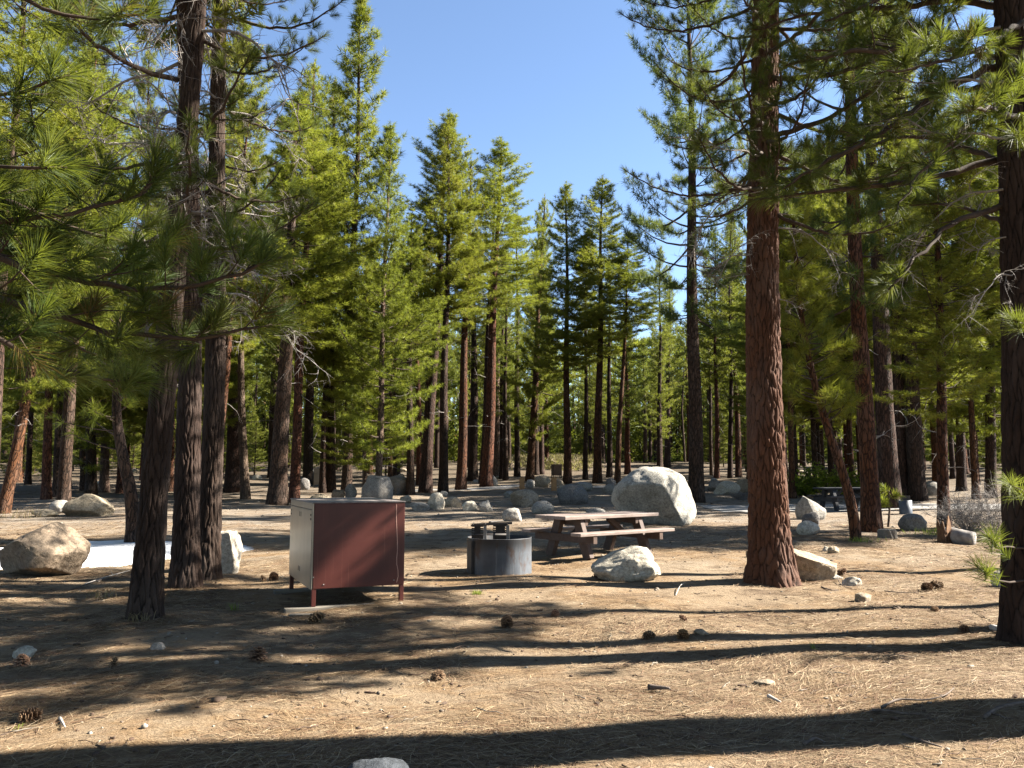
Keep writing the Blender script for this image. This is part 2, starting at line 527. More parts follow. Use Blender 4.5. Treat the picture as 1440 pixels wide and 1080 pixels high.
def proto(kind):
    if kind in PROTO: return PROTO[kind]
    spec = {  # seed, cb, Rmax, nb, w, size, mats, kwargs
        'full_a': (1, .30, 2.5, 25, .021, .26, 'needle_mid', dict(shape=.72, dens=.95, whorl=.37)),
        'full_b': (2, .30, 2.5, 25, .021, .26, 'needle_mid', dict(shape=.62, dens=.9, whorl=.40)),
        'high_a': (3, .50, 2.4, 25, .021, .26, 'needle_mid', dict(shape=.56, dens=.85, whorl=.42)),
        'high_b': (4, .50, 2.6, 20, .022, .26, 'needle_mid', dict(shape=.55, dens=.7, whorl=.48)),
        'narrow': (5, .25, 1.9, 25, .021, .26, 'needle_mid', dict(shape=.8, dens=.95, whorl=.36)),
        'young': (6, .12, 2.7, 20, .022, .26, 'needle_mid', dict(shape=.7, dens=.92, asc=45, whorl=.38)),
        'blue': (7, .40, 3.2, 24, .018, .27, 'needle_blue', dict(shape=.45, dens=.7, whorl=.52, droop=12)),
        'far_a': (8, .30, 2.4, 9, .045, .33, 'needle_far', dict(tuft_step=.36, shape=.7, whorl=.42)),
        'far_b': (9, .20, 2.5, 9, .045, .33, 'needle_far', dict(tuft_step=.36, shape=.6, dens=.9, whorl=.45)),
        'far_c': (10, .06, 2.6, 9, .045, .33, 'needle_far', dict(tuft_step=.36, shape=.65, whorl=.42)),
    }[kind]
    me = crown_proto('crown_' + kind, *spec[:6], mid_mats(spec[6]), **spec[7])
    PROTO[kind] = (me, spec[1])
    return PROTO[kind]


def dead_twig(mb, p, d, L, r, rng, mi=0, curl=1., kids=2, k=4, sag=.35):
    n = max(5, int(L / .12)); P = [np.array(p, float)]; d = norm(np.array(d, float))
    st = L / n
    bend = rng.normal(0, .35, 3) * curl
    for i in range(n):
        d = norm(d + (bend * .22 + rng.normal(0, .13, 3) * curl) - np.array([0, 0, sag * .10]))
        P.append(P[-1] + d * st)
    P = np.array(P)
    tube(mb, P, r * (1 - .85 * np.linspace(0, 1, len(P))), k, mi, cap=False)
    for c in range(kids):
        i = rng.integers(1, max(2, n - 1))
        t = norm(P[i + 1] - P[i]); dd = norm(t + rng.normal(0, .8, 3))
        dead_twig(mb, P[i], dd, L * rng.uniform(.3, .55), r * .55, rng, mi, curl * 1.3, max(0, kids - 2), 3, sag)


def trunk_mesh(H, r, rng, bark, wig=.03, snag=(0, 0, 0), k=14, flare=.35, bend=None):
    """plain trunk for trees in the middle distance, dead snags on its bare length"""
    mb = MB(); n = 26
    q = np.linspace(0, 1, n) ** 1.15
    z = -.25 + q * (H + .1)
    P = np.zeros((n, 3)); P[:, 2] = z
    ph = rng.uniform(0, 6, 2)
    P[:, 0] = wig * np.sin(z * .45 + ph[0]) * np.clip(z / 4, 0, 1); P[:, 1] = wig * np.sin(z * .37 + ph[1]) * np.clip(z / 4, 0, 1)
    rad = r * (1 - .93 * np.clip(z / H, 0, 1) ** 1.1) * (1 + flare * np.exp(-np.clip(z, 0, 99) / .35)) + .008
    V, fs = tube_geo(P, rad, k)
    V[:, :2] *= (1 + rng.normal(0, .02, (len(V), 1)))
    mb.add(V, fs, 0)
    cnt, z0, z1 = snag
    for _ in range(cnt):
        zz = rng.uniform(z0, z1); az = rng.uniform(0, 2 * PI)
        d = [math.cos(az), math.sin(az), rng.uniform(-.25, .25)]
        dead_twig(mb, [d[0] * r * .6, d[1] * r * .6, zz], d, rng.uniform(.5, 1.7), .016, rng, 1, .9, 1, 3)
    return mb.mesh('trunk', [bark, M['dead']])


TREE_COUNT = [0]


def pine(px, py, w, p2, top, cbpy, Rc, kind, bark, label, H=None, group=None, snag=5, name='pine_tree', base=None, wig=.05, k=14, cbf=.4):
    """pine whose foot stands where the ground shows at (px, py)"""
    TREE_COUNT[0] += 1
    rng = np.random.default_rng(1000 + TREE_COUNT[0])
    b = base if base is not None else ground_at(px, py)
    Y = b.y
    r = max(.05, w / F * Y / 2 / cP)
    if p2: a = at_depth(p2[0], p2[1], Y) - b
    else: a = Vector((0, 0, 1))
    a.normalize()
    if top is not None: H = (at_depth(px, top, Y).z - b.z) / max(.8, a.z)
    cb = max(.6, (at_depth(px, cbpy, Y).z - b.z)) if cbpy is not None else H * cbf
    cb = min(cb, H * .85)
    root = empty(name, b, label, 'tree', group)
    root.rotation_mode = 'QUATERNION'
    root.rotation_quaternion = Vector((0, 0, 1)).rotation_difference(a)
    link('trunk', trunk_mesh(H, r, rng, M[bark], wig, (snag, max(1., cb * .35), cb * 1.15), k=k), root)
    me, pcb = proto(kind)
    sc = (H - cb) / (20 * (1 - pcb))
    c = link('crown', me, root)
    rr = Rc / (me_radius(me))
    c.scale = (rr, rr, sc); c.location = (0, 0, H - 20 * sc); c.rotation_euler = (0, 0, rng.uniform(0, 6.28))
    return root


_rad = {}


def me_radius(me):
    if me.name not in _rad:
        n = len(me.vertices); a = np.zeros(n * 3, np.float32); me.vertices.foreach_get('co', a)
        a = a.reshape(-1, 3); _rad[me.name] = float(np.percentile(np.hypot(a[:, 0], a[:, 1]), 97))
    return _rad[me.name]


# ------------------------------------------------------------------ near branches with real needles
def live_branch(P, r0, rng, first=.3, step=.13, lat=.62, nb=105, nlen=.17, w=.0034, bare=.0, updir=.35, dens=1.):
    """wood and needles of one long branch along the polyline P; returns two MBs"""
    wood, nd = MB(), MB()
    P = np.asarray(P, float)
    # resample
    sl = np.concatenate([[0], np.cumsum(np.linalg.norm(np.diff(P, axis=0), axis=1))]); L = sl[-1]
    n = max(8, int(L / .12)); s = np.linspace(0, L, n)
    from_ = [np.interp(s, sl, P[:, i]) for i in range(3)]
    Q = np.stack(from_, 1)
    for _ in range(4): Q[1:-1] = (Q[:-2] + 2 * Q[1:-1] + Q[2:]) / 4
    Q[1:-1] += rng.normal(0, .012, (n - 2, 3))
    q = s / L
    tube(wood, Q, r0 * (1 - .82 * q) + .003, 7, 0)
    C, D, Z = [], [], []
    T = norm(np.gradient(Q, axis=0))
    pos = first * L; sg = 1
    while pos < L * .985:
        i = min(n - 2, int(pos / L * (n - 1)))
        p = Q[i]; t = T[i]
        sd = norm(np.cross(t, [0, 0, 1.])) * sg
        f = 1 - pos / L
        ll = lat * (.35 + .9 * f) * rng.uniform(.5, 1.25)
        dv = norm(t * rng.uniform(.5, 1.) + sd * rng.uniform(.6, 1.) + np.array([0, 0, rng.uniform(-.35, .45)]))
        m = 6; pp = [p]; d = dv
        for j in range(m):
            d = norm(d + np.array([0, 0, updir * .28]) + rng.normal(0, .09, 3) + t * .05); pp.append(pp[-1] + d * ll / m)
        pp = np.array(pp)
        tube(wood, pp, max(.0045, r0 * .32 * (1 - .5 * (1 - f))) * (1 - .6 * np.linspace(0, 1, m + 1)), 5, 0, cap=False)
        if rng.uniform() < dens:
            C.append(pp[-1]); D.append(norm(d + [0, 0, .2])); Z.append(rng.uniform(.85, 1.15))
            ns = int(ll / .20)
            for c in range(ns):
                j = rng.integers(1, m); d2 = norm(pp[j] - pp[j - 1] + rng.normal(0, .65, 3) + [0, 0, .3])
                l2 = rng.uniform(.08, .24)
                e = pp[j] + d2 * l2
                tube(wood, [pp[j], pp[j] + d2 * l2 * .5 + [0, 0, -.01], e], [.005, .004, .003], 4, 0, cap=False)
                C.append(e); D.append(norm(d2 + [0, 0, .35])); Z.append(rng.uniform(.75, 1.1))
        pos += step * rng.uniform(.6, 1.4); sg = -sg if rng.uniform() < .8 else sg
    C.append(Q[-1]); D.append(T[-1]); Z.append(1.15)
    # the bottlebrush runs back along the twig: two whorls per tip
    C = np.array(C); D = np.array(D); Z = np.array(Z) * nlen
    tint = np.clip(rng.normal(.45, .22, len(C)), 0, 1)
    add_tufts(nd, C, D, Z, nb, w, rng, 0, lo=8, hi=68, bent=True, back=.75, tint=tint, droop=.10)
    return wood, nd


def hang_branch(parent, wood, nd, wmat=None, nmat=None, label=None):
    b = link('branch', wood.mesh('branch', wmat or M['limb']), parent)
    if nd is not None: link('needles', nd.mesh('needles', nmat or M['needle_near']), b)
    if label: b['label'] = label
    return b


BR = []       # shared branch meshes along +x, z up


def branch_protos():
    if BR: return BR
    for i, L in enumerate((2.2, 2.7, 3.2, 1.7, 2.4)):
        rng = np.random.default_rng(500 + i)
        q = np.linspace(0, 1, 9)
        P = np.zeros((9, 3)); P[:, 0] = q * L; P[:, 1] = rng.normal(0, .2) * np.sin(q * PI) * .6
        P[:, 2] = -.18 * L * np.sin(q * PI * .8) + .16 * L * q ** 2.2
        w, nd = live_branch(P, .020 + .006 * L, rng, first=.34, lat=.6, dens=.8)
        BR.append((w.mesh('branch', M['limb']), nd.mesh('needles', M['needle_near']), L))
    for i, L in enumerate((1.3, 1.9, 2.4)):
        rng = np.random.default_rng(600 + i); mb = MB()
        dead_twig(mb, [0, 0, 0], [1, 0, .05], L, .022, rng, 0, .8, 7, 6, .5)
        BR.append((mb.mesh('dead_branch', M['dead']), None, L))
    return BR


def put_branch(parent, idx, z, az, r, scale=1., pitch=0.):
    w, nd, L = branch_protos()[idx]
    b = link('branch' if nd else 'dead_branch', w, parent, (math.cos(az) * r * .7, math.sin(az) * r * .7, z), (0, -pitch, az), (scale,) * 3)
    if nd: link('needles', nd, b)
    return b


# ------------------------------------------------------------------ hero trunks with modelled bark plates
def worley(u, v, pu, cu, cv, seed):
    """F1, F2 and cell random over a u-periodic domain (pu cells round)"""
    rs = np.random.default_rng(seed)
    nu = pu; nv = int(v.max() / cv) + 4
    J = rs.uniform(.08, .92, (nv, nu, 2)); K = rs.uniform(0, 1, (nv, nu))
    a = u / cu; b = v / cv + 1
    ia = np.floor(a).astype(int); ib = np.floor(b).astype(int)
    f1 = np.full(u.shape, 9.); f2 = np.full(u.shape, 9.); kk = np.zeros(u.shape)
    for da in (-1, 0, 1):
        for db in (-1, 0, 1):
            x = ia + da; y = np.clip(ib + db, 0, nv - 1)
            j = J[y, x % nu]
            d = np.hypot(x + j[..., 0] - a, (ib + db) + j[..., 1] - b)
            c = d < f1
            f2 = np.where(c, f1, np.minimum(f2, d)); kk = np.where(c, K[y, x % nu], kk); f1 = np.where(c, d, f1)
    return f1, f2, kk


def hero_trunk(H, r0, r1, seed, mat, wig=.05, flare=.4, fl_h=.35, zres=.026, na=150, depth=.028, path=None, detail_to=None):
    """local z runs up the trunk; path(z) -> x, y offset"""
    zt = detail_to or H
    z = np.concatenate([np.arange(-.25, zt, zres), np.linspace(zt, H, 14)]) if zt < H else np.arange(-.25, H, zres)
    th = np.arange(na) * 2 * PI / na
    TH, Z = np.meshgrid(th, z)
    q = np.clip(Z / H, 0, 1)
    rad = r0 + (r1 - r0) * q ** .9
    rad = rad * (1 + flare * np.exp(-np.clip(Z, 0, 99) / fl_h) * (1 + .35 * np.sin(TH * 5 + seed) + .2 * np.sin(TH * 3 + 2 * seed)))
    circ = 2 * PI * r0; pu = max(8, int(circ / .07)); cu = 2 * PI / pu
    wz = Z + .25 + .07 * np.sin(TH * 3 + Z * 2.1) + .05 * np.sin(TH * 8 - Z * 7) + .03 * np.sin(TH * 17 + Z * 11)
    wt = TH + .10 * np.sin(Z * 2.7 + np.sin(TH * 2)) + .06 * np.sin(Z * 8.3 + TH * 3) + .035 * np.sin(Z * 19 + TH * 5)
    wt = wt % (2 * PI)
    f1, f2, kk = worley(wt, wz, pu, cu, .26, seed)
    e = np.clip((f2 - f1 - .03) / .48, 0, 1)
    g1, g2, k2 = worley(wt, wz, pu * 2, cu / 2, .09, seed + 9)
    e2 = np.clip((g2 - g1) / .4, 0, 1)
    disp = depth * (np.sqrt(e) * (.75 + .5 * kk) + .28 * np.sqrt(e2) * (.4 + k2) - .9)
    rad = rad + disp * np.clip(rad / r0, .3, 1)
    px, py = path(Z) if path else (wig * np.sin(Z * .5 + seed), wig * np.sin(Z * .41 + seed * 2))
    if not path: px = px - wig * math.sin(seed); py = py - wig * math.sin(seed * 2)
    V = np.stack([px + rad * np.cos(TH), py + rad * np.sin(TH), Z], -1).reshape(-1, 3)
    n = len(z)
    i = np.arange(n - 1)[:, None] * na; j = np.arange(na)[None]; j2 = (j + 1) % na
    Q = np.stack([i + j, i + j2, i + na + j2, i + na + j], -1).reshape(-1, 4)
    mb = MB(); mb.add(V, Q, 0, tint=np.clip(e * .8 + .2 * e2, 0, 1).ravel())
    return mb.mesh('trunk', mat)


# ------------------------------------------------------------------ rocks
_ico = {}


def ico(n):
    if n not in _ico:
        bm = bmesh.new(); bmesh.ops.create_icosphere(bm, subdivisions=n, radius=1)
        bm.verts.index_update()
        _ico[n] = (np.array([v.co[:] for v in bm.verts]), np.array([[v.index for v in f.verts] for f in bm.faces])); bm.free()
    return _ico[n]


def rock_mesh(dims, seed, mat, facets=9, sub=4, rough=.07, planes=None, cut=(.62, .9)):
    V, Fc = ico(sub); V = V.copy()
    rng = np.random.default_rng(seed)
    pl = []
    for _ in range(facets):
        n = norm(rng.normal(size=3) * [1, 1, .8]); pl.append((n, rng.uniform(*cut)))
    for n, d in (planes or []): pl.append((norm(np.array(n, float)), d))
    for n, d in pl:
        h = V @ n - d
        V = V - np.outer(np.clip(h, 0, None) * .93, n)
    off = rng.uniform(-50, 50, 3)
    for i in range(len(V)):
        p = Vector(V[i] + off)
        h = noise.fractal(p * 1.7, .75, 2.1, 6) * rough + noise.ridged_multi_fractal(p * 2.2, .9, 2., 4, 1., 2.) * rough * -.16
        V[i] *= 1 + h
    mn, mx = V.min(0), V.max(0)
    V = (V - (mn + mx) / 2) / (mx - mn) * np.array(dims)
    mb = MB(); mb.add(V, Fc)
    return mb.mesh('rock', mat)


def rock(x0, x1, y0, y1, mat, label, name='rock', seed=None, sink=.24, depth=.8, facets=9, group=None, planes=None, rough=.085, cut=(.56, .84), yaw=0., sub=None):
    """rock whose outline fills the box x0..x1, y0..y1 of the photograph and that stands where that box meets the ground"""
    b = ground_at((x0 + x1) / 2, y1)
    w = (x1 - x0) / F * b.y; h = (y1 - y0) / F * b.y * 1.01
    hz = h * (1 + sink)
    dy = w * depth
    o = link(name, rock_mesh((w, dy, hz), seed if seed is not None else int(x0 * 7 + y0), M[mat], facets, sub or (5 if x1 - x0 > 44 else 4 if x1 - x0 > 14 else 3), rough, planes, cut))
    yc = b.y + dy * .33
    gz = float(g(b.x, yc)); top = at_depth((x0 + x1) / 2, y0, yc).z
    o.location = (b.x * yc / b.y, yc, top - hz / 2)
    if top - hz > gz - .02 * hz: o.location.z = gz + hz * .42
    o.rotation_euler = (0, 0, yaw)
    return tag(o, label, 'rock' if name != 'boulder' else 'boulder', group)

# ================================================================== THE PLACE
# ------------------------------------------------------------------ ground
def build_ground():
    n = 420
    k = np.linspace(-1, 1, n)
    X = 3.2 * np.sinh(k * 5.6); Y = 9 + 3.2 * np.sinh(np.linspace(-.82, 1, n) * 5.6)
    XX, YY = np.meshgrid(X, Y)
    Z = g(XX, YY)
    V = np.stack([XX, YY, Z], -1).reshape(-1, 3)
    i = np.arange(n - 1)[:, None] * n; j = np.arange(n - 1)[None]
    Q = np.stack([i + j, i + j + 1, i + n + j + 1, i + n + j], -1).reshape(-1, 4)
    mb = MB(); mb.add(V, Q)
    tag(link('ground', mb.mesh('ground', M['ground'])), kind='structure')


build_ground()


def build_litter():
    """dry needles lying on the ground"""
    rng = np.random.default_rng(11)
    N0 = 430000
    Y = 3.6 + (24 - 3.6) * rng.uniform(0, 1, N0) ** 1.55
    X = Y * rng.uniform(-.78, .78, N0)
    n1 = np.sin(X * 1.7 + np.sin(Y * 1.9) * 1.3) * np.sin(Y * 2.3 + X * .6) + .6 * np.sin(X * 4.1 - Y * 3.7) * np.sin(Y * 5.3 + 1)
    bare = np.exp(-(((X - 1.2) / 3.4) ** 2 + ((Y - 12.3) / 1.7) ** 2)) + .8 * np.exp(-(((X + 4) / 5) ** 2 + ((Y - 19) / 3.) ** 2)) + .6 * np.exp(-(((X - 5) / 3) ** 2 + ((Y - 15.) / 1.5) ** 2))
    n2 = np.sin(X * .8 + 2 * np.sin(Y * .55)) * np.sin(Y * 1.05 - X * .4 + 1)
    p = np.clip(.56 + .36 * n1 + .3 * n2 - 1.0 * bare, .03, 1) * np.clip(1.25 - (Y - 13) / 14, .1, 1)
    keep = rng.uniform(0, 1, N0) < p
    X, Y, n1 = X[keep], Y[keep], n1[keep]
    for bx, by, br in ((4.12, 12.9, .42), (-4.05, 9.15, .26), (-4.25, 10.75, .3), (-4.25, 11.4, .25), (5.22, 8.4, .34)):
        t_ = rng.uniform(0, 2 * PI, 2600); d_ = br * (.85 + rng.exponential(.45, 2600))
        X = np.append(X, bx + np.cos(t_) * d_); Y = np.append(Y, by + np.sin(t_) * d_); n1 = np.append(n1, rng.uniform(.3, 1.6, 2600))
    n = len(X)
    th = .5 * np.sin(X * 1.1 + Y * .8) + .5 * np.sin(X * 2.9 - Y * 1.7) + rng.normal(0, .75, n)
    L = rng.uniform(.07, .21, n); w = rng.uniform(.0017, .0032, n) * (1 + np.clip(Y - 6, 0, 20) * .10)
    d = np.stack([np.cos(th), np.sin(th), np.zeros(n)], 1); s = np.stack([-np.sin(th), np.cos(th), rng.normal(0, .5, n)], 1)
    c = np.stack([X, Y, np.zeros(n)], 1)
    bow = rng.normal(0, .14, n) * L
    a = c - d * (L / 2)[:, None]; b = c + d * (L / 2)[:, None]; m = c + s * bow[:, None]
    for q in (a, b, m): q[:, 2] = g(q[:, 0], q[:, 1]) + .003
    up = rng.uniform(0, .012, n) + np.clip(n1, 0, 1) * .014 * rng.uniform(0, 1, n)
    a[:, 2] += up * rng.uniform(0, 1, n); b[:, 2] += up * rng.uniform(0, 2.2, n); m[:, 2] += up
    sw = s * np.array([1, 1, .6]) * (w / 2)[:, None]
    V = np.stack([a - sw, a + sw, m - sw, m + sw, b - sw * .6, b + sw * .6], 1).reshape(-1, 3)
    o = np.arange(n)[:, None] * 6
    tint = np.clip(rng.normal(.5, .25, n), 0, 1)
    mb = MB(); mb.add(V, [o + np.array([[0, 1, 3, 2]]), o + np.array([[2, 3, 5, 4]])], 0, np.repeat(tint, 6), smooth=False)
    q = N('dry_needles')
    at = q.n('Attribute'); at.attribute_name = 'tint'
    col = q.ramp(at.outputs['Fac'], [(.0, (.055, .032, .019)), (.28, (.15, .078, .042)), (.55, (.215, .145, .082)), (.78, (.36, .265, .155)), (1., (.46, .365, .24))])
    q.bsdf(col, .7, None, .25)
    tag(link('pine_needle_litter', mb.mesh('pine_needle_litter', q.m)), kind='stuff')
    # small stones, bark flakes
    mb = MB(); Vi, Fi = ico(1)
    for i in range(2600):
        y = 4 + 34 * rng.uniform() ** 1.6; x = y * rng.uniform(-.75, .75)
        sz = rng.uniform(.004, .012) * (1 + y / 22) * (2.0 if rng.uniform() < .06 else 1)
        A = Vi * (1 + rng.normal(0, .25, (len(Vi), 1))) * sz * np.array([rng.uniform(.8, 1.7), rng.uniform(.8, 1.5), rng.uniform(.4, .8)])
        t = rng.uniform(0, 6); A = A @ np.array([[math.cos(t), -math.sin(t), 0], [math.sin(t), math.cos(t), 0], [0, 0, 1]])
        mb.add(A + [x, y, float(g(x, y)) + sz * .25], Fi, 0, rng.uniform(0, 1))
    for i in range(900):
        y = 4 + 16 * rng.uniform() ** 1.5; x = y * rng.uniform(-.7, .7); z = float(g(x, y)); t = rng.uniform(0, 6.28)
        d = np.array([math.cos(t), math.sin(t), 0]); s_ = np.array([-d[1], d[0], 0])
        if i % 3:
            L = rng.uniform(.04, .22); r_ = rng.uniform(.0015, .005) * (1 + y / 25)
            P = np.array([x, y, z + r_]) + np.outer(np.linspace(-.5, .5, 5) * L, d) + np.outer(rng.normal(0, .03, 5) * L * 2, s_) + np.outer(rng.uniform(0, .08, 5) * L, [0, 0, 1])
            tube(mb, P, [r_, r_ * .9, r_ * .8, r_ * .65, r_ * .4], 5); mb.T[-1] = np.full(len(mb.V[-1]), rng.choice((.02, .3, .35, .75)))
        else:
            a_, b_ = rng.uniform(.012, .05), rng.uniform(.008, .022); n_ = 7; q_ = np.arange(n_) * 2 * PI / n_
            top = np.stack([np.cos(q_) * a_ * rng.uniform(.7, 1.2, n_), np.sin(q_) * b_ * rng.uniform(.7, 1.2, n_), rng.uniform(.006, .014, n_)], 1)
            top = top[:, :1] * d + top[:, 1:2] * s_ + np.outer(top[:, 2], [0, 0, 1]) + [x, y, z]
            bot = top - [0, 0, .012]
            j_ = np.arange(n_)
            mb.add(np.concatenate([top, bot]), [np.stack([j_, (j_ + 1) % n_, n_ + (j_ + 1) % n_, n_ + j_], 1), np.arange(n_)[None]], 0, rng.choice((.1, .3, .45)), smooth=False)
    q = N('gravel')
    at = q.n('Attribute'); at.attribute_name = 'tint'
    col = q.ramp(at.outputs['Fac'], [(.0, (.08, .05, .035)), (.5, (.10, .07, .05)), (.7, (.20, .17, .135)), (1., (.33, .29, .235))])
    q.bsdf(col, .9, None, .2)
    tag(link('gravel', mb.mesh('gravel', q.m)), kind='stuff')


build_litter()


# ------------------------------------------------------------------ road at the back right and pale track
def ribbon(name, pts, width, mat, lift=.006):
    mb = MB(); P = np.array(pts, float)
    n = 60; s = np.linspace(0, 1, n); k = np.linspace(0, 1, len(P))
    C = np.stack([np.interp(s, k, P[:, 0]), np.interp(s, k, P[:, 1])], 1)
    T = norm(np.gradient(C, axis=0)); Nn = np.stack([-T[:, 1], T[:, 0]], 1)
    rng = np.random.default_rng(4)
    rows = []
    for o in np.linspace(-.5, .5, 7):
        q = C + Nn * (o * width + (rng.normal(0, .06 * width, (n, 1)) if abs(o) > .45 else 0))
        rows.append(np.stack([q[:, 0], q[:, 1], g(q[:, 0], q[:, 1]) + lift], 1))
    V = np.stack(rows, 1).reshape(-1, 3)
    i = np.arange(n - 1)[:, None] * 7; j = np.arange(6)[None]
    mb.add(V, np.stack([i + j, i + 7 + j, i + 8 + j, i + j + 1], -1).reshape(-1, 4))
    tag(link(name, mb.mesh(name, mat)), kind='structure')


M['road'] = mat_plain('pale_road', (.21, .20, .185), (.30, .285, .265), 5, .9, .004)
rp = [ground_at(*p) for p in ((1000, 716), (1150, 714), (1300, 712), (1480, 714))]
ribbon('road', [(p.x, p.y) for p in rp], 3.2, M['road'], .012)
tp = [ground_at(*p) for p in ((560, 690), (690, 687), (800, 684), (900, 683))]
ribbon('path', [(p.x, p.y) for p in tp], 1.6, M['road'], .012)


# ------------------------------------------------------------------ snow
def snow(name, outline, thick, label):
    P = [ground_at(*p) for p in outline]
    c = Vector((sum(p.x for p in P) / len(P), sum(p.y for p in P) / len(P), 0))
    m = 72; rings = 9; rng = np.random.default_rng(3)
    k = np.linspace(0, len(P), m, endpoint=False); xs = [p.x for p in P] + [P[0].x]; ys = [p.y for p in P] + [P[0].y]
    ox = np.interp(k, range(len(P) + 1), xs) - c.x; oy = np.interp(k, range(len(P) + 1), ys) - c.y
    jit = 1 + rng.normal(0, .03, m)
    V = []
    for r in range(rings + 1):
        f = r / rings
        x = c.x + ox * f * jit; y = c.y + oy * f * jit
        V.append(np.stack([x, y, g(x, y) - .02 + (thick + .02) * (1 - f ** 5) + .012 * np.sin(x * 4) * np.sin(y * 5) * (1 - f)], 1))
    V = np.concatenate(V)
    i = np.arange(rings)[:, None] * m; j = np.arange(m)[None]; j2 = (j + 1) % m
    Q = np.stack([i + j, i + m + j, i + m + j2, i + j2], -1).reshape(-1, 4)
    mb = MB(); mb.add(V, Q)
    o = link(name, mb.mesh(name, M['snow']))
    tag(o, label, 'snow')


snow('snow_patch', [(-60, 778), (20, 768), (90, 762), (180, 760), (300, 764), (345, 767), (367, 771), (340, 777), (280, 783), (215, 789), (175, 797), (120, 799), (60, 803), (-40, 803)], .09,
     'patch of old white snow lying between the left boulder and the white rock')

# ------------------------------------------------------------------ bear locker
FL = ground_at(437, 860); BL = ground_at(406, 833)
v_ = (BL - FL); v_.z = 0; bd = v_.length; v_.normalize(); u = Vector((v_.y, -v_.x, 0))
bw = 1.13; bh = 1.262; bl = .245
box_rot = math.atan2(u.y, u.x)
FL.z = max(float(g(*(FL + u * a + v_ * c_)[:2])) for a in (0, bw) for c_ in (0, bd)) - .045
lk = empty('food_locker', FL, 'big rust brown metal food locker on four legs with a pale front', 'locker', rot=(0, 0, box_rot))
Pp = M['paint']
b0 = .042
m_ = MB(); box(m_, (0.012, 0, bl), (bw, bd, bh - .012), 0, .008); link('body', m_.mesh('body', Pp), lk)
m_ = MB(); box(m_, (-.012, -.006, bh - .011), (bw + .006, bd + .006, bh + .003), 0, .004); link('top', m_.mesh('top', M['box_top']), lk)
m_ = MB()
for lo, hi in (((-.004, 0.004, bl), (.010, .03, bh - .013)), ((-.004, bd - .03, bl), (.010, bd - .004, bh - .013)),
               ((-.004, .032, bh - .085), (.010, bd - .032, bh - .013))):
    box(m_, lo, hi, 0, .003)
link('door_frame', m_.mesh('door_frame', M['door']), lk)
for i, (ya, yb) in enumerate(((.034, bd - .034),)):
    m_ = MB(); box(m_, (-.010, ya, bl - .004), (.008, yb, bh - .092), 0, .004)
    for yy in (ya + .06, yb - .06):
        for zz in (bh - .15, bh - .20): box(m_, (-.013, yy - .03, zz - .012), (-.009, yy + .03, zz + .012), 1, 0)
    for dy in (-.05, .05):
        for zz in (bh - .17, bl + .16): box(m_, (-.013, (ya + yb) / 2 + dy - .008, zz - .03), (-.009, (ya + yb) / 2 + dy + .008, zz + .03), 1, 0)
    link('door', m_.mesh('door', [M['door'], M['iron']]), lk)
for x in (.004, bw - .056):
    for y in (.004, bd - .056):
        m_ = MB(); box(m_, (x, y, b0), (x + .052, y + .052, bl + .012), 0, .004); link('leg', m_.mesh('leg', Pp), lk)
m_ = MB()
q_ = np.linspace(0, 1, 14)
xs = bw - .10 + .012 * np.sin(q_ * 5) - .012 * np.exp(-((q_ - .28) / .1) ** 2) + .02 * np.exp(-((q_ - .1) / .08) ** 2)
zs = bl + .03 + q_ * (bh - bl - .06)
V_ = np.concatenate([np.stack([xs - .004, np.full(14, -.0025), zs], 1), np.stack([xs + .004, np.full(14, -.0025), zs], 1)])
m_.add(V_, np.stack([np.arange(13), np.arange(13) + 14, np.arange(13) + 15, np.arange(13) + 1], 1))
link('scratch', m_.mesh('scratch', M['mark']), lk)
m_ = MB()
for x, z in ((.14, bl + .05), (bw - .13, bl + .06), (.02, bl + .14)):
    tube(m_, [(x, .004, z), (x, -.006, z)], [.010, .007], 8)
link('rivet', m_.mesh('rivet', M['iron_pale']), lk)
for yy, xa, xb, nm, lab in ((.03, -.30, bw + .16, 'timber_beam', 'weathered pale timber beam lying under the front legs of the brown locker'),
                            (bd - .03, -.2, bw + .10, 'timber_beam', 'weathered pale timber beam under the far legs of the brown locker, half in shade')):
    m_ = MB(); box(m_, (xa, -.06, -.12), (xb, .06, .040), 0, .008)
    o = link(nm, m_.mesh('timber_beam', M['plank']))
    o.location = FL + Vector((-u.y, u.x, 0)) * yy; o.rotation_euler = (0, 0, box_rot); tag(o, lab, 'beam')
m_ = MB(); box(m_, (-.14, -.05, -.01), (.12, .05, .02), 0, .004)
o = link('board_scrap', m_.mesh('board_scrap', M['plank'])); o.location = ground_at(424, 866); o.rotation_euler = (0, 0, .1)
tag(o, 'short grey board scrap at the near left foot of the locker', 'board')

# ------------------------------------------------------------------ fire ring with grill
fb = ground_at(702, 810); fr_ = 93 / F * fb.y / 2
fc = Vector((fb.x * (fb.y + fr_) / fb.y, fb.y + fr_, 0)); fc.z = float(g(fc.x, fc.y)) - .02
ring = empty('fire_ring', fc, 'round grey steel fire ring with a raised slotted grill', 'fire pit')
fh = 51 / F * fb.y
m_ = MB(); k = 72
a_ = np.linspace(0, 2 * PI, k, endpoint=False)
prof = [(fr_, 0), (fr_, fh - .01), (fr_ + .004, fh), (fr_ - .010, fh + .002), (fr_ - .012, 0)]
V_ = np.concatenate([np.stack([np.cos(a_) * r, np.sin(a_) * r, np.full(k, z)], 1) for r, z in prof])
i_ = np.arange(len(prof) - 1)[:, None] * k; j_ = np.arange(k)[None]
m_.add(V_, np.stack([i_ + j_, i_ + (j_ + 1) % k, i_ + k + (j_ + 1) % k, i_ + k + j_], -1).reshape(-1, 4))
link('ring_wall', m_.mesh('ring_wall', M['ring']), ring)
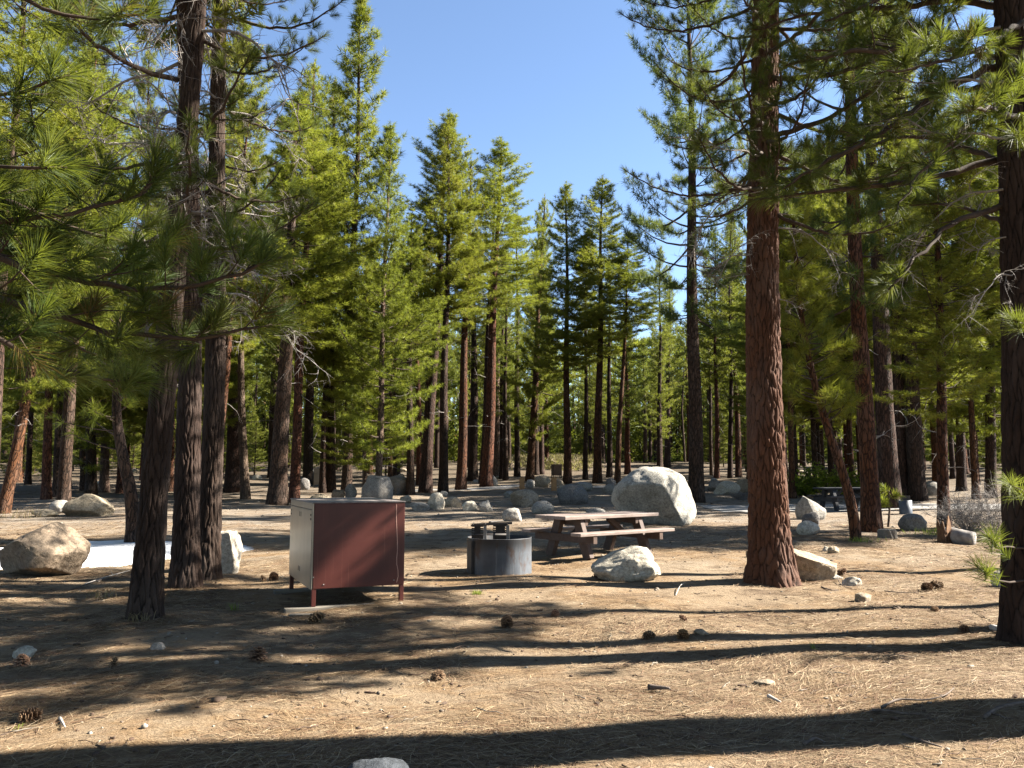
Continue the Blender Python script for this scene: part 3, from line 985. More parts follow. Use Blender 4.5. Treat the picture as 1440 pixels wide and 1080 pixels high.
m_ = MB(); box(m_, (-fr_ - .012, -.20, .0), (-fr_ + .05, .02, fh - .03), 0, .006, Matrix.Rotation(.35, 4, 'Z')); link('seam_plate', m_.mesh('seam_plate', M['iron']), ring)
m_ = MB()
V_, Fi_ = ico(3); V_ = V_ * np.array([fr_ * .93, fr_ * .93, .10]); m_.add(V_, Fi_); link('ash_bed', m_.mesh('ash_bed', M['iron_pale']), ring)
gz0, gz1 = fh - .06, fh + .215


def side_plate(x0, y0, wd):
    mb = MB()
    # plate with three slanted notches cut from each edge
    nz = [gz0, gz0 + .10, gz0 + .115, gz0 + .135, gz0 + .15, gz0 + .17, gz0 + .185, gz0 + .205, gz0 + .22, gz1]
    for a, b in zip(nz[:-1], nz[1:]):
        tooth = (nz.index(a) % 2 == 1)
        i0 = .045 if tooth else 0
        for lo, hi in (((x0 + i0, y0, a), (x0 + wd - (i0 if tooth else 0), y0 + .006, b)),): box(mb, lo, hi, 0, 0)
    return mb


for x0, y0, wd in ((-fr_ * .86, -.02, .19), (-fr_ * .20, .06, .24)):
    link('grill_plate', side_plate(x0, y0, wd).mesh('grill_plate', M['iron']), ring)
for x0, y0 in ((-fr_ * .47, -.30), (fr_ * .22, -.27)):
    m_ = MB(); box(m_, (x0, y0, fh - .05), (x0 + .05, y0 + .012, gz1 - .01), 0, .003); link('grill_post', m_.mesh('grill_post', M['iron_pale']), ring)
m_ = MB()
for y0 in (-.294, -.02, .066):
    bar(m_, (-fr_ * .86, y0 - .02, gz1 - .015), (fr_ * .40, y0 + .03, gz1 + .012), .012, .02, 0, .002)
for x0 in (-fr_ * .8, -fr_ * .42, fr_ * .25): bar(m_, (x0, -.29, gz1 - .004), (x0, .07, gz1 + .0), .014, .016, 0, .002)
link('grill_bar', m_.mesh('grill_bar', M['iron']), ring)
m_ = MB()
for i in range(9):
    y0 = -.25 + i * .034; tube(m_, [(-fr_ * .78, y0, gz0 + .11), (fr_ * .22, y0, gz0 + .11)], .006, 5)
link('grill_grate', m_.mesh('grill_grate', M['iron']), ring)


# ------------------------------------------------------------------ picnic tables
def picnic_table(loc, rz, label, top, leg, L=2.45, W=.86):
    t = empty('picnic_table', loc, label, 'picnic table', rot=(0, 0, rz))
    mb = MB(); pw = W / 3
    rng = random.Random(5)
    for i in range(3):
        e = rng.uniform(-.015, .015)
        box(mb, (-L / 2 + e, -W / 2 + i * pw + .003, .685), (L / 2 + e, -W / 2 + (i + 1) * pw - .003, .748 + rng.uniform(-.002, .002)), 0, .010)
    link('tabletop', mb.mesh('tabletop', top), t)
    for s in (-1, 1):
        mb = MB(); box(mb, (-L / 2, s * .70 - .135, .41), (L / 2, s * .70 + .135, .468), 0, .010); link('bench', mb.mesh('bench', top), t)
    for x in (-L * .31, L * .31):
        for s in (-1, 1):
            mb = MB(); bar(mb, (x, s * .54, -.03), (x, s * .26, .67), .10, .19, 0, .006, up=(0, s, .5)); link('leg', mb.mesh('leg', leg), t)
        sx = -1 if x < 0 else 1
        mb = MB(); xa = sorted((x + sx * .053, x + sx * .145)); box(mb, (xa[0], -.82, .27), (xa[1], .82, .408), 0, .006)
        link('bench_beam', mb.mesh('bench_beam', leg), t)
        mb = MB(); box(mb, (x - .04 - sx * .095, -.38, .56), (x + .04 - sx * .095, .38, .683), 0, .006); link('top_beam', mb.mesh('top_beam', leg), t)
        mb = MB(); bar(mb, (x - sx * .05, 0, .34), (x - sx * .50, 0, .66), .08, .10, 0, .005); link('brace', mb.mesh('brace', leg), t)
    return t


ct = Vector((1.66, 16.1, 0)); ct.z = float(g(ct.x, ct.y)) + .01
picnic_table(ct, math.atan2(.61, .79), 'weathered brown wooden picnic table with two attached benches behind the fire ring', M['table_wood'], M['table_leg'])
p2 = ground_at(1190, 716)
picnic_table(p2, .12, 'dark shaded picnic table far off before the bright green shrub', M['table_dark'], M['table_dark'], 2.0, .8)

# far fire ring, lockers, posts
fb2 = ground_at(1278, 723); r2 = 17 / F * fb2.y / 2
t = empty('fire_ring', Vector((fb2.x, fb2.y + r2, fb2.z)), 'small dark blue fire ring far off between two trunks, beside the road', 'fire pit')
h2 = 19 / F * fb2.y
m_ = MB(); k = 40; a_ = np.linspace(0, 2 * PI, k, endpoint=False)
prof = [(r2, 0), (r2, h2), (r2 - .015, h2), (r2 - .015, 0)]
V_ = np.concatenate([np.stack([np.cos(a_) * r, np.sin(a_) * r, np.full(k, z)], 1) for r, z in prof])
i_ = np.arange(3)[:, None] * k; j_ = np.arange(k)[None]
m_.add(V_, np.stack([i_ + j_, i_ + (j_ + 1) % k, i_ + k + (j_ + 1) % k, i_ + k + j_], -1).reshape(-1, 4)); link('ring_wall', m_.mesh('ring_wall', M['steel']), t)
m_ = MB(); box(m_, (-r2 * .8, -.01, h2 - .05), (r2 * .8, .01, h2 + .14), 0, .003); link('grill_plate', m_.mesh('grill_plate', M['iron']), t)


def far_locker(px, py, wpx, hpx, label, mat):
    b = ground_at(px, py); w = wpx / F * b.y; h = hpx / F * b.y
    t = empty('food_locker', b, label, 'locker', rot=(0, 0, .2))
    mb = MB(); box(mb, (-w / 2, 0, h * .16), (w / 2, w * .8, h), 0, .01); link('body', mb.mesh('body', mat), t)
    mb = MB(); box(mb, (-w / 2 + .05, -.015, h * .2), (w / 2 - .05, -.002, h - .06), 0, .004); link('door', mb.mesh('door', mat), t)
    for x in (-w / 2, w / 2 - .06):
        for y in (0.01, w * .8 - .07):
            mb = MB(); box(mb, (x, y, -.05), (x + .06, y + .06, h * .16), 0, .003); link('leg', mb.mesh('leg', mat), t)


far_locker(784, 672, 13, 19, 'dark brown food locker far back beside the tall straight trunk', M['table_leg'])
far_locker(448, 686, 14, 27, 'tall tan brown locker standing among the trunks behind the big locker', M['plank'])
for px, py, w, h, rz, lab in ((647, 689, 8, 16, .3, 'short square wooden post with its bright face to the sun, leftmost of three'),
                              (734, 689, 8, 16, .1, 'short dark faced wooden post in front of the pair of dark trunks, middle of three'),
                              (779, 690, 8, 17, .15, 'short wooden post in front of the pale angular boulder and straight trunk')):
    b = ground_at(px, py); ww = w / F * b.y; hh = h / F * b.y
    bm = bmesh.new(); bmesh.ops.create_cube(bm, size=1)
    for v in bm.verts:
        v.co = Vector((v.co.x * ww * .8, v.co.y * ww * .8, v.co.z * hh)); v.co.z += hh / 2 + (.10 if v.co.z > 0 and v.co.y < 0 else 0) - .03
    bmesh.ops.bevel(bm, geom=bm.edges[:], offset=.012, segments=2, affect='EDGES')
    mb = MB(); addbm(mb, bm); o = link('wooden_post', mb.mesh('wooden_post', M['post'])); o.location = b; o.rotation_euler = (0, 0, rz)
    tag(o, lab, 'post', 'short posts along the track')
b = ground_at(1239, 706)
t = empty('utility_post', b, 'pale grey box on a dark post between two thick trunks', 'post')
m_ = MB(); box(m_, (-.05, -.05, -.1), (.05, .05, .95), 0, .008); link('post', m_.mesh('post', M['table_dark']), t)
m_ = MB(); box(m_, (-.13, -.09, .952), (.13, .09, 1.32), 0, .02); link('box', m_.mesh('box', M['steel']), t)

# ------------------------------------------------------------------ rocks and boulders
rock(-2, 119, 735, 813, 'brown_rock', 'big angular brown boulder at the left edge, undercut at its foot', 'boulder', seed=5, depth=.85, facets=5, rough=.085, sink=.04,
     planes=[((.55, -.35, .75), .50), ((-.55, -.2, .8), .62), ((-.55, -.75, -.3), .58), ((.85, -.4, -.35), .66), ((0, -.35, -.95), .5), ((.25, -.95, .05), .72)], cut=(.75, .9))
rock(280, 341, 746, 807, 'white_rock', 'chunky white boulder tucked behind the foot of the twin trunks', 'boulder', seed=17, depth=.9, facets=6, sink=.1, planes=[((0, -1, .1), .62), ((.9, -.2, .2), .7), ((0, 0, 1), .7)])
rock(96, 166, 694, 726, 'tan_rock', 'tan rounded boulder with a cracked face beyond the snow', 'boulder', seed=31, depth=.8, planes=[((0, -.9, .3), .6)])
rock(70, 102, 703, 722, 'grey_rock', 'smooth grey rock leaning against the tan cracked boulder', seed=41, depth=.9, facets=3)
rock(46, 82, 716, 727, 'tan_rock', 'low flat brownish slab in front of the smooth grey rock', seed=43, depth=.6)
rock(11, 43, 650, 669, 'grey_rock', 'blue grey rounded rock far back behind the leftmost trunk', seed=44)
rock(860, 980, 656, 738, 'granite', 'huge pale granite boulder behind the picnic table', 'boulder', seed=8, depth=.95, facets=2, rough=.06, sink=.22,
     planes=[((.72, -.66, .16), .70), ((-.35, -.80, -.40), .56), ((.9, .1, .25), .84)], cut=(.88, .96))
rock(832, 928, 768, 817, 'white_rock', 'low white humped boulder in front of the picnic table bench', 'boulder', seed=23, depth=.75, facets=5, rough=.09, sink=.1, planes=[((-.75, -.35, .7), .42), ((.9, -.3, .3), .72), ((-.3, -.9, .2), .66)], cut=(.7, .9))
rock(867, 887, 806, 818, 'tan_rock', 'small tan stone against the foot of the low white boulder', seed=71)
rock(1098, 1180, 772, 818, 'tan_rock', 'sunlit buff boulder half behind the big red trunk', 'boulder', seed=27, depth=.7, facets=5, planes=[((.5, -.25, .85), .45), ((.3, -.8, -.2), .6)])
rock(1155, 1185, 804, 815, 'grey_rock', 'flat grey stone between the buff boulder and a pine cone', seed=72, depth=.6)
rock(1184, 1212, 811, 824, 'white_rock', 'small pale stone just right of the buff boulder', seed=73)
rock(1203, 1226, 833, 847, 'tan_rock', 'lone wedge of pale stone on open litter right of the red trunk', seed=74, facets=12)
rock(1156, 1166, 768, 776, 'white_rock', 'tiny pale stone touching the larger pebble up from the buff boulder', seed=75)
rock(1164, 1180, 768, 778, 'tan_rock', 'smooth tan pebble beyond the buff boulder, larger of a touching pair', seed=76, facets=2)
rock(1049, 1062, 774, 784, 'tan_rock', 'small tan stone at the left side of the big red trunk', seed=77)
ROCKS = [
 (601, 626, 692, 716, 'white_rock', 'pointed white rock standing among the mid clearing stones', 10, None),
 (624, 649, 698, 713, 'tan_rock', 'rounded tan rock just right of the pointed white rock', 3, None),
 (650, 671, 704, 719, 'white_rock', 'sunlit pale rock between the rounded tan and the square grey rock', 7, None),
 (672, 693, 703, 720, 'grey_rock', 'squarish grey rock in shade above the fire ring', 9, None),
 (706, 734, 714, 733, 'grey_rock', 'smooth round rock with a dark underside nearest the fire ring grill', 2, None),
 (717, 758, 688, 712, 'tan_rock', 'broad olive tan boulder in the middle of the clearing', 3, None),
 (731, 750, 699, 713, 'tan_rock', 'small round rock resting in front of the broad olive boulder', 3, None),
 (747, 779, 704, 723, 'grey_rock', 'grey green rock with a glinting top behind the picnic table corner', 4, None),
 (783, 828, 680, 709, 'dark_rock', 'purplish dark boulder with a flat top behind the table', 7, None),
 (749, 774, 668, 685, 'tan_rock', 'pale angular boulder between two short posts', 10, None),
 (739, 752, 674, 686, 'grey_rock', 'small bluish rock left of the pale angular boulder', 4, None),
 (708, 724, 690, 700, 'grey_rock', 'low bluish stone left behind the broad olive boulder', 3, None),
 (824, 852, 714, 724, 'grey_rock', 'low blue grey rock showing over the table top', 2, None),
 (562, 579, 696, 707, 'tan_rock', 'egg shaped tan rock left of the pointed white rock', 1, None),
 (576, 605, 706, 718, 'grey_rock', 'flat broken grey rock at the foot of the pointed white rock', 12, None),
 (508, 552, 668, 706, 'grey_rock', 'tall pale grey slab of rock behind the thin lit trunk', 8, None),
 (541, 577, 668, 696, 'dark_rock', 'dark rounded boulder right of the tall grey slab', 3, None),
 (484, 502, 680, 704, 'grey_rock', 'upright blue grey rock above the locker top', 8, None),
 (434, 464, 695, 709, 'tan_rock', 'flat topped tan rock behind the left part of the locker', 4, None),
 (466, 486, 688, 705, 'brown_rock', 'brown rock wedged against the dark trunks above the locker', 5, None),
 (420, 436, 672, 689, 'dark_rock', 'arched dark grey rock beyond the red lit trunk', 2, None),
 (686, 700, 668, 684, 'grey_rock', 'pale rock behind the bright leftmost post', 6, None),
 (779, 793, 674, 684, 'tan_rock', 'low tan rock right beside the third short post', 4, None),
 (807, 834, 677, 690, 'grey_rock', 'grey boulder at the foot of the straight lit trunk', 4, None),
 (848, 868, 680, 694, 'grey_rock', 'pale grey rock left of the huge granite boulder', 6, None),
 (852, 866, 672, 683, 'dark_rock', 'dark round rock up from the pale grey rock beside the huge boulder', 3, None),
 (1004, 1040, 676, 695, 'white_rock', 'pale blocky boulder in the sun right of the dark straight trunk', 7, None),
 (994, 1014, 672, 690, 'grey_rock', 'grey rock behind the pale blocky boulder, against the trunk', 6, None),
 (1034, 1060, 673, 692, 'tan_rock', 'wedge of tan boulder left beside the big red trunk', 8, None),
 (1118, 1162, 697, 731, 'grey_rock', 'long grey boulder sloping down right of the big red trunk', 3, [((.5, -.1, .9), .5)]),
 (1128, 1152, 719, 741, 'dark_rock', 'dark pointed rock in front of the long grey boulder', 9, None),
 (1121, 1152, 732, 752, 'white_rock', 'rounded whitish rock lowest of the pile by the big red trunk', 3, None),
 (1264, 1302, 722, 746, 'grey_rock', 'rounded grey boulder in shade near the sawn log round', 3, None),
 (1299, 1322, 676, 697, 'grey_rock', 'blue grey outcrop far back between two trunks on the right', 8, None),
 (1398, 1450, 794, 828, 'white_rock', 'pale rock peeping from behind the right edge trunk', 5, None),
 (18, 50, 908, 926, 'white_rock', 'pale fist sized stone touching a pine cone at the left', 5, None),
 (474, 584, 1067, 1120, 'shade_rock', 'blue grey rock cut off by the bottom edge of the view', 4, None),
 (212, 232, 903, 914, 'grey_rock', 'flat bluish stone in the dappled shade left of the locker', 3, None),
 (976, 996, 884, 894, 'tan_rock', 'low buff stone flush with the litter right of two pine cones', 4, None),
 (1060, 1090, 955, 964, 'tan_rock', 'flat buff stone at the lower edge of the wide shadow band', 4, None),
 (944, 956, 686, 695, 'grey_rock', 'small grey stone at the right foot of the huge boulder', 4, None),
]
for x0, x1, y0, y1, m, lab, fc_, pl in ROCKS: rock(x0, x1, y0, y1, m, lab, facets=fc_, planes=pl)
rr = np.random.default_rng(77)
for i in range(34):          # scattered stones among the far trunks
    px = rr.uniform(20, 1400); py = rr.uniform(664, 700); w = rr.uniform(7, 15)
    rock(px, px + w, py - w * .55, py, ['tan_rock', 'grey_rock', 'white_rock'][i % 3], 'small stone scattered on the wood floor among the distant trunks', group='small stones among the distant trunks', facets=5, sub=3)


# ------------------------------------------------------------------ pine cones, sticks, stump, log
def cone_mesh(seed, flare, H, r):
    mb = MB(); rng = np.random.default_rng(seed)
    V, Fc = ico(2); mb.add(V * [r * .5, r * .5, H * .46], Fc, 0, .2)
    n = 96
    for i in range(n):
        t = (i + .5) / n; z = -H / 2 + H * t; a = i * 2.39996
        if rng.uniform() < .06: continue
        rr_ = r * (math.sin(PI * min(1, t * .80 + .20)) ** .7)
        o = np.array([math.cos(a), math.sin(a), 0]); s = np.array([-o[1], o[0], 0]); up = np.array([0, 0, 1])
        tilt = -.35 + 1.15 * t + rng.normal(0, .14) - flare * .3
        out = norm(o * math.cos(tilt) + up * math.sin(tilt)); nn = np.cross(out, s)
        Ls = rr_ * (.72 + .30 * flare) * rng.uniform(.85, 1.12)
        b = o * rr_ * .38 + up * z; e = b + out * Ls; wd = .0115 * (.6 + .6 * math.sin(PI * t)) * rng.uniform(.8, 1.15)
        P = np.array([b - s * wd * .45, b + s * wd * .45, e + s * wd - nn * .0015, e - s * wd - nn * .0015, e + out * .007 + nn * .003, e + s * wd * .7 + nn * .003, e - s * wd * .7 + nn * .003, b + nn * .002])
        mb.add(P, [np.array([[0, 1, 2, 3], [7, 6, 5, 1]]), np.array([[3, 2, 4], [2, 5, 4], [5, 6, 4], [6, 3, 4], [1, 5, 2], [0, 3, 6], [0, 6, 7]])], 0, np.array([.1, .1, .8, .8, 1., .9, .9, .1]), smooth=False)
    return mb.mesh('pine_cone', M['cone'])


def mat_cone():
    q = N('cone_scales'); at = q.n('Attribute'); at.attribute_name = 'tint'
    f = q.noise(q.coords(), 60, 4)
    col = q.ramp(q.math('MULTIPLY_ADD', f, .3, q.math('MULTIPLY', at.outputs['Fac'], .8)), [(.15, (.03, .017, .010)), (.6, (.13, .070, .038)), (1., (.30, .19, .11))])
    q.bsdf(hsv_var(q, col, .012, .3), .8, None, .25)
    return q.m


M['cone'] = mat_cone()
CMS = [cone_mesh(2, 1.0, .110, .044), cone_mesh(3, .3, .120, .038), cone_mesh(4, 1.5, .095, .046), cone_mesh(5, .7, .105, .040)]
CONES = [  # px, py of foot, height px, upright?, label
 (27, 939, 24, .2, 'upright pine cone beside the pale stone at the left edge'),
 (157, 941, 22, .3, 'round pine cone in shade below the leftmost leaning trunk'),
 (361, 929, 25, .15, 'upright dark pine cone in shade below the white rock'),
 (36, 1019, 27, 1.4, 'big pine cone lying on its side at the bottom left'),
 (446, 877, 20, 1.2, 'broken reddish pine cone at the near foot of the locker'),
 (713, 883, 19, 1.1, 'pine cone in the sun, larger of two below the fire ring'),
 (780, 868, 14, .6, 'small dark pine cone at the end of a thin shadow, below the table'),
 (915, 900, 15, 1.5, 'flattened dark pine cone left of the pale tan cone'),
 (962, 899, 15, 1.2, 'pale tan pine cone right of the flattened dark cone'),
 (961, 874, 11, .9, 'small pine cone at the shadow line above the two right cones'),
 (615, 958, 20, .5, 'open pine cone sitting alone on the wide shadow band'),
 (1306, 831, 15, 1.3, 'reddish pine cone, left one of the touching pair by the right trunk'),
 (1318, 829, 13, 1.1, 'dark pine cone, right one of the touching pair by the right trunk'),
 (1316, 861, 12, 1.4, 'broken pine cone below the touching pair'),
 (1360, 890, 12, .8, 'dark pine cone just left of the right edge trunk foot'),
 (384, 816, 13, 1.2, 'reddish pine cone left of the locker, upper one of two'),
 (369, 818, 13, .4, 'black pine cone in shadow left of the locker'),
 (1185, 811, 12, .8, 'dark pine cone at the tip of the buff boulder'),
 (843, 812, 11, 1.3, 'small pine cone against the left side of the low white boulder'),
]
for i, (px, py, hp, tilt, lab) in enumerate(CONES):
    b = ground_at(px, py); s = .80 * hp / F * b.y / (.115 if tilt < .7 else .088)
    o = link('pine_cone', CMS[i % 4]); s *= (1.0, .92, 1.08, .97, .9)[i % 5]; o.scale = (s, s * (1, .85, 1)[i % 3], s); o.rotation_euler = (tilt, .3 * math.sin(i * 2.3), i * 1.9); o.location = b + Vector((0, .03, .11 * s * .5 * (math.cos(tilt) * .82 + abs(math.sin(tilt)) * .62) - .006))
    tag(o, lab, 'pine cone', 'pine cones on the ground')


def stick(pts, r, mat, label, kids=0, seed=1, name='stick'):
    rng = np.random.default_rng(seed)
    P = [ground_at(px, py) + Vector((0, 0, r + dz)) for px, py, dz in pts]
    n = len(P) * 4; k = np.linspace(0, len(P) - 1, n)
    A = np.array([p[:] for p in P]); Q = np.stack([np.interp(k, range(len(P)), A[:, i]) for i in range(3)], 1)
    for _ in range(3): Q[1:-1] = (Q[:-2] + 2 * Q[1:-1] + Q[2:]) / 4
    mb = MB(); tube(mb, Q, r * (1 - .55 * np.linspace(0, 1, n)) * (1 + rng.normal(0, .06, n)), 7)
    for _ in range(kids):
        i = rng.integers(2, n - 2); dead_twig(mb, Q[i], norm(rng.normal(size=3) * [1, 1, .15] + [0, 0, .12]), r * 14, r * .5, rng, 0, .7, 0, 5, 0)
    return tag(link(name, mb.mesh(name, M[mat])), label, 'stick')


stick([(84, 1012, 0), (91, 1027, .01)], .011, 'pale_stick', 'short pale stick near the bottom left pine cone')
stick([(1080, 985, .02), (1098, 990, .0)], .014, 'pale_stick', 'stubby white stick casting a dark shadow on the litter')
stick([(1228, 1001, 0), (1245, 1006, .02), (1270, 1006, 0), (1293, 1009, .01)], .012, 'stick', 'curved dark dead branch lying at lower right', 2, 5)
stick([(1240, 1000, .02), (1262, 988, .02), (1300, 989, .01), (1330, 984, .02), (1342, 975, .03)], .008, 'stick', 'thin forked twig over the curved dead branch', 2, 6)
stick([(1270, 1035, 0), (1300, 1048, .01), (1325, 1053, 0)], .010, 'stick', 'dark stick lying in the lowest shadow band at right')
stick([(1384, 1012, .0), (1402, 1003, .02), (1440, 997, .03), (1470, 998, .02)], .016, 'stick', 'grey branch entering the shadow at the right edge', 1, 8)
stick([(1155, 826, 0), (1168, 832, .01), (1179, 831, 0)], .010, 'stick', 'little crooked stick below the buff boulder', 1, 9)
stick([(1178, 818, .04), (1184, 826, .01), (1205, 830, 0)], .007, 'stick', 'thin twig lying beside the small pale stone', 1, 10)
stick([(1244, 835, .03), (1262, 836, .02), (1292, 834, 0)], .008, 'stick', 'long thin twig on bare dirt left of the touching cones', 1, 11)
stick([(1422, 855, .35), (1432, 878, .16), (1444, 900, .02)], .006, 'pale_stick', 'white twig leaning against the right edge trunk')
stick([(950, 838, 0), (957, 828, .05), (964, 822, .02)], .006, 'pale_stick', 'little white twig right of the low white boulder', 1, 12)
stick([(912, 972, .01), (942, 976, .02)], .022, 'stick', 'slab of dark bark lying in the sun at lower centre', name='bark_flake')
stick([(1130, 1050, .0), (1146, 1044, .02), (1160, 1047, 0)], .012, 'stick', 'pale frayed bark strip in the lowest shadow', name='bark_flake')
stick([(1395, 889, .02), (1420, 896, .02), (1440, 897, 0)], .03, 'pale_stick', 'pale chunk of dead wood at the foot of the right edge trunk')
stick([(688, 737, .02), (708, 735, .02)], .03, 'iron', 'black charred stick on the shaded dirt behind the grill')
stick([(120, 822, .0), (150, 814, .02), (182, 806, .03)], .012, 'pale_stick', 'thin fallen stick beside the leaning left trunk', 3, 14)
stick([(100, 830, .0), (140, 818, .02), (185, 812, .02)], .010, 'stick', 'second thin fallen stick, nearer, beside the leaning left trunk', 2, 15)


def stump():
    b = ground_at(1336, 764); rng = np.random.default_rng(8)
    s = b.y / F
    mb = MB(); k = 26; rows = 9
    for side in range(1):
        V = []
        for r in range(rows):
            f = r / (rows - 1)
            for j in range(k):
                a = j / k * 2 * PI
                top = (22 + 12 * math.sin(a * 2 + 1) + 8 * math.sin(a * 5)) * s
                rad = 9 * s * (1.25 - .35 * f) * (1 + .12 * math.sin(a * 6 + f * 3)) + rng.normal(0, .006)
                V.append((math.cos(a) * rad, math.sin(a) * rad, f * top - .05))
        i_ = np.arange(rows - 1)[:, None] * k; j_ = np.arange(k)[None]
        V.append((0, 0, .12)); c = len(V) - 1
        jj = np.arange(k)
        mb.add(V, [np.stack([i_ + j_, i_ + (j_ + 1) % k, i_ + k + (j_ + 1) % k, i_ + k + j_], -1).reshape(-1, 4), np.stack([(rows - 1) * k + jj, (rows - 1) * k + (jj + 1) % k, np.full(k, c)], -1)])
    o = link('tree_stump', mb.mesh('tree_stump', M['rot'])); o.location = b + Vector((0, .2, 0)); tag(o, 'jagged rotten orange stump beside a grey log at right', 'stump')
    P = [ground_at(1342, 762) + Vector((0, .25, .14)), ground_at(1358, 766) + Vector((0, .2, .13)), ground_at(1378, 768) + Vector((0, .2, .12))]
    mb = MB(); Q = np.array([p[:] for p in P]); Q = np.stack([np.interp(np.linspace(0, 2, 9), range(3), Q[:, i]) for i in range(3)], 1)
    tube(mb, Q, [.18, .19, .185, .18, .19, .18, .175, .17, .165], 16)
    o = link('fallen_log', mb.mesh('fallen_log', M['dead'])); tag(o, 'short grey split log lying against the rotten stump', 'log')
    b = ground_at(1256, 758); s = b.y / F; bm = bmesh.new()
    bmesh.ops.create_cone(bm, cap_ends=True, segments=28, radius1=13.5 * s, radius2=12.5 * s, depth=13 * s)
    for v in bm.verts: v.co.z += 5.5 * s; v.co.x += rng.normal(0, .008); v.co.y += rng.normal(0, .008)
    bmesh.ops.bevel(bm, geom=[e for e in bm.edges if abs(e.verts[0].co.z - e.verts[1].co.z) < .02], offset=.02, segments=2, affect='EDGES')
    mb = MB(); addbm(mb, bm); o = link('log_round', mb.mesh('log_round', M['plank'])); o.location = b + Vector((0, .28, 0)); tag(o, 'low sawn log round standing on the ground at right', 'log')


stump()


# ------------------------------------------------------------------ shrubs and grass
def dead_shrub(px, py, wpx, hpx, label, mat='dead', n=26, seed=3, leaf=None):
    b = ground_at(px, py); rng = np.random.default_rng(seed); mb = MB()
    w = wpx / F * b.y; h = hpx / F * b.y
    C = []
    for i in range(n):
        a = rng.uniform(0, 2 * PI); d = [math.cos(a) * w * .5 / h, math.sin(a) * w * .4 / h, rng.uniform(.5, 1.1)]
        dead_twig(mb, [rng.normal(0, .05), rng.normal(0, .05), 0], d, h * rng.uniform(.8, 1.25), .011, rng, 0, .6, 7, 4, .0)
    mats = [M[mat]]
    if leaf:
        P = np.concatenate(mb.V); C = P[rng.integers(0, len(P), leaf)]; C = C[C[:, 2] > h * .1]
        add_tufts(mb, C + rng.normal(0, .05, C.shape), rng.normal(size=C.shape) + [0, 0, .5], np.full(len(C), .11), 6, .05, rng, 1, lo=10, hi=85, back=.3)
        mats.append(M['leaf'])
    o = link('leafy_shrub' if leaf else 'dead_shrub', mb.mesh('shrub', mats)); o.location = b; tag(o, label, 'shrub')


dead_shrub(1362, 752, 84, 66, 'silvery leafless dead shrub behind the rotten stump', n=34)
dead_shrub(1405, 760, 60, 76, 'tall wispy bare shrub between the silvery one and the right trunk', n=18, seed=9)
dead_shrub(1040, 702, 60, 18, 'low bare grey brush heap at the left side of the big red trunk', n=24, seed=10)
dead_shrub(1130, 700, 62, 42, 'bright yellow green leafy shrub left behind the dark table', 'limb', 26, 4, leaf=1500)
dead_shrub(1178, 700, 52, 42, 'bright leafy shrub directly behind the dark picnic table', 'limb', 26, 5, leaf=1300)
dead_shrub(938, 655, 60, 30, 'green leafy bush beyond the huge granite boulder', 'limb', 20, 6, leaf=700)


def grass(spots, name, mat, kind=None, labels=None):
    for i, (px, py, wpx, hpx, n) in enumerate(spots):
        b = ground_at(px, py); rng = np.random.default_rng(50 + i); mb = MB()
        w = wpx / F * b.y; h = hpx / F * b.y
        for _ in range(n):
            p = np.array([rng.normal(0, w * .25), rng.normal(0, w * .2), 0]); d = norm(np.array([rng.normal(0, .5), rng.normal(0, .5), 1.]))
            s = np.array([rng.normal(), rng.normal(), 0]); s = norm(s) * .003 * max(1, b.y / 12)
            L = h * rng.uniform(.6, 1.2)
            mb.add([p - s, p + s, p + d * L * .6 - s * .8, p + d * L * .6 + s * .8, p + d * L + [d[0] * L * .25, d[1] * L * .25, -L * .1]], [np.array([[0, 1, 3, 2]]), np.array([[2, 3, 4]])], 0, rng.uniform(), smooth=False)
        o = link(name, mb.mesh(name, M[mat])); o.location = b
        tag(o, labels[i] if labels else None, 'grass')


grass([(671, 836, 18, 7, 90), (329, 859, 16, 16, 26), (1146, 913, 14, 12, 12), (26, 1026, 14, 14, 8), (197, 874, 34, 16, 60), (140, 842, 40, 18, 40), (30, 728, 50, 16, 90), (1310, 752, 60, 12, 120), (1215, 762, 50, 10, 80)],
      'grass_tuft', 'grass', labels=['tiny bright green grass tuft on bare dirt below the fire ring', 'small green grass sprig in the locker shadow', 'thin green seedling on the sunlit litter at right', 'pale green sprig touching the big cone at bottom left',
      'dry grass wisps at the foot of the leaning left trunk', 'yellowish grass tuft between the left boulder and trunk', 'dry grass by the leftmost lit trunk', 'yellow green grass strip near the rotten stump', 'short grass around the foot of the leaning young pine'])
for nm in ('grass_tuft.004', 'grass_tuft.005', 'grass_tuft.006'):
    o = bpy.data.objects.get(nm)
    if o: o.data.materials[0] = M['straw']


def brush():
    """dry tan brush on the rise at the back of the clearing"""
    rng = np.random.default_rng(9); mb = MB(); C = []
    for _ in range(2600):
        Y = rng.uniform(80, 120); px = rng.normal(778, 26); x = (px - CX) / F * Y
        C.append((x, Y, float(g(x, Y)) + rng.uniform(0, 1.1)))
    C = np.array(C)
    add_tufts(mb, C, rng.normal(0, .4, C.shape) + [0, 0, 1], np.full(len(C), .6), 7, .05, rng, 0, lo=5, hi=60, back=.3)
    tag(link('dry_brush', mb.mesh('dry_brush', M['straw'])), kind='stuff')


brush()

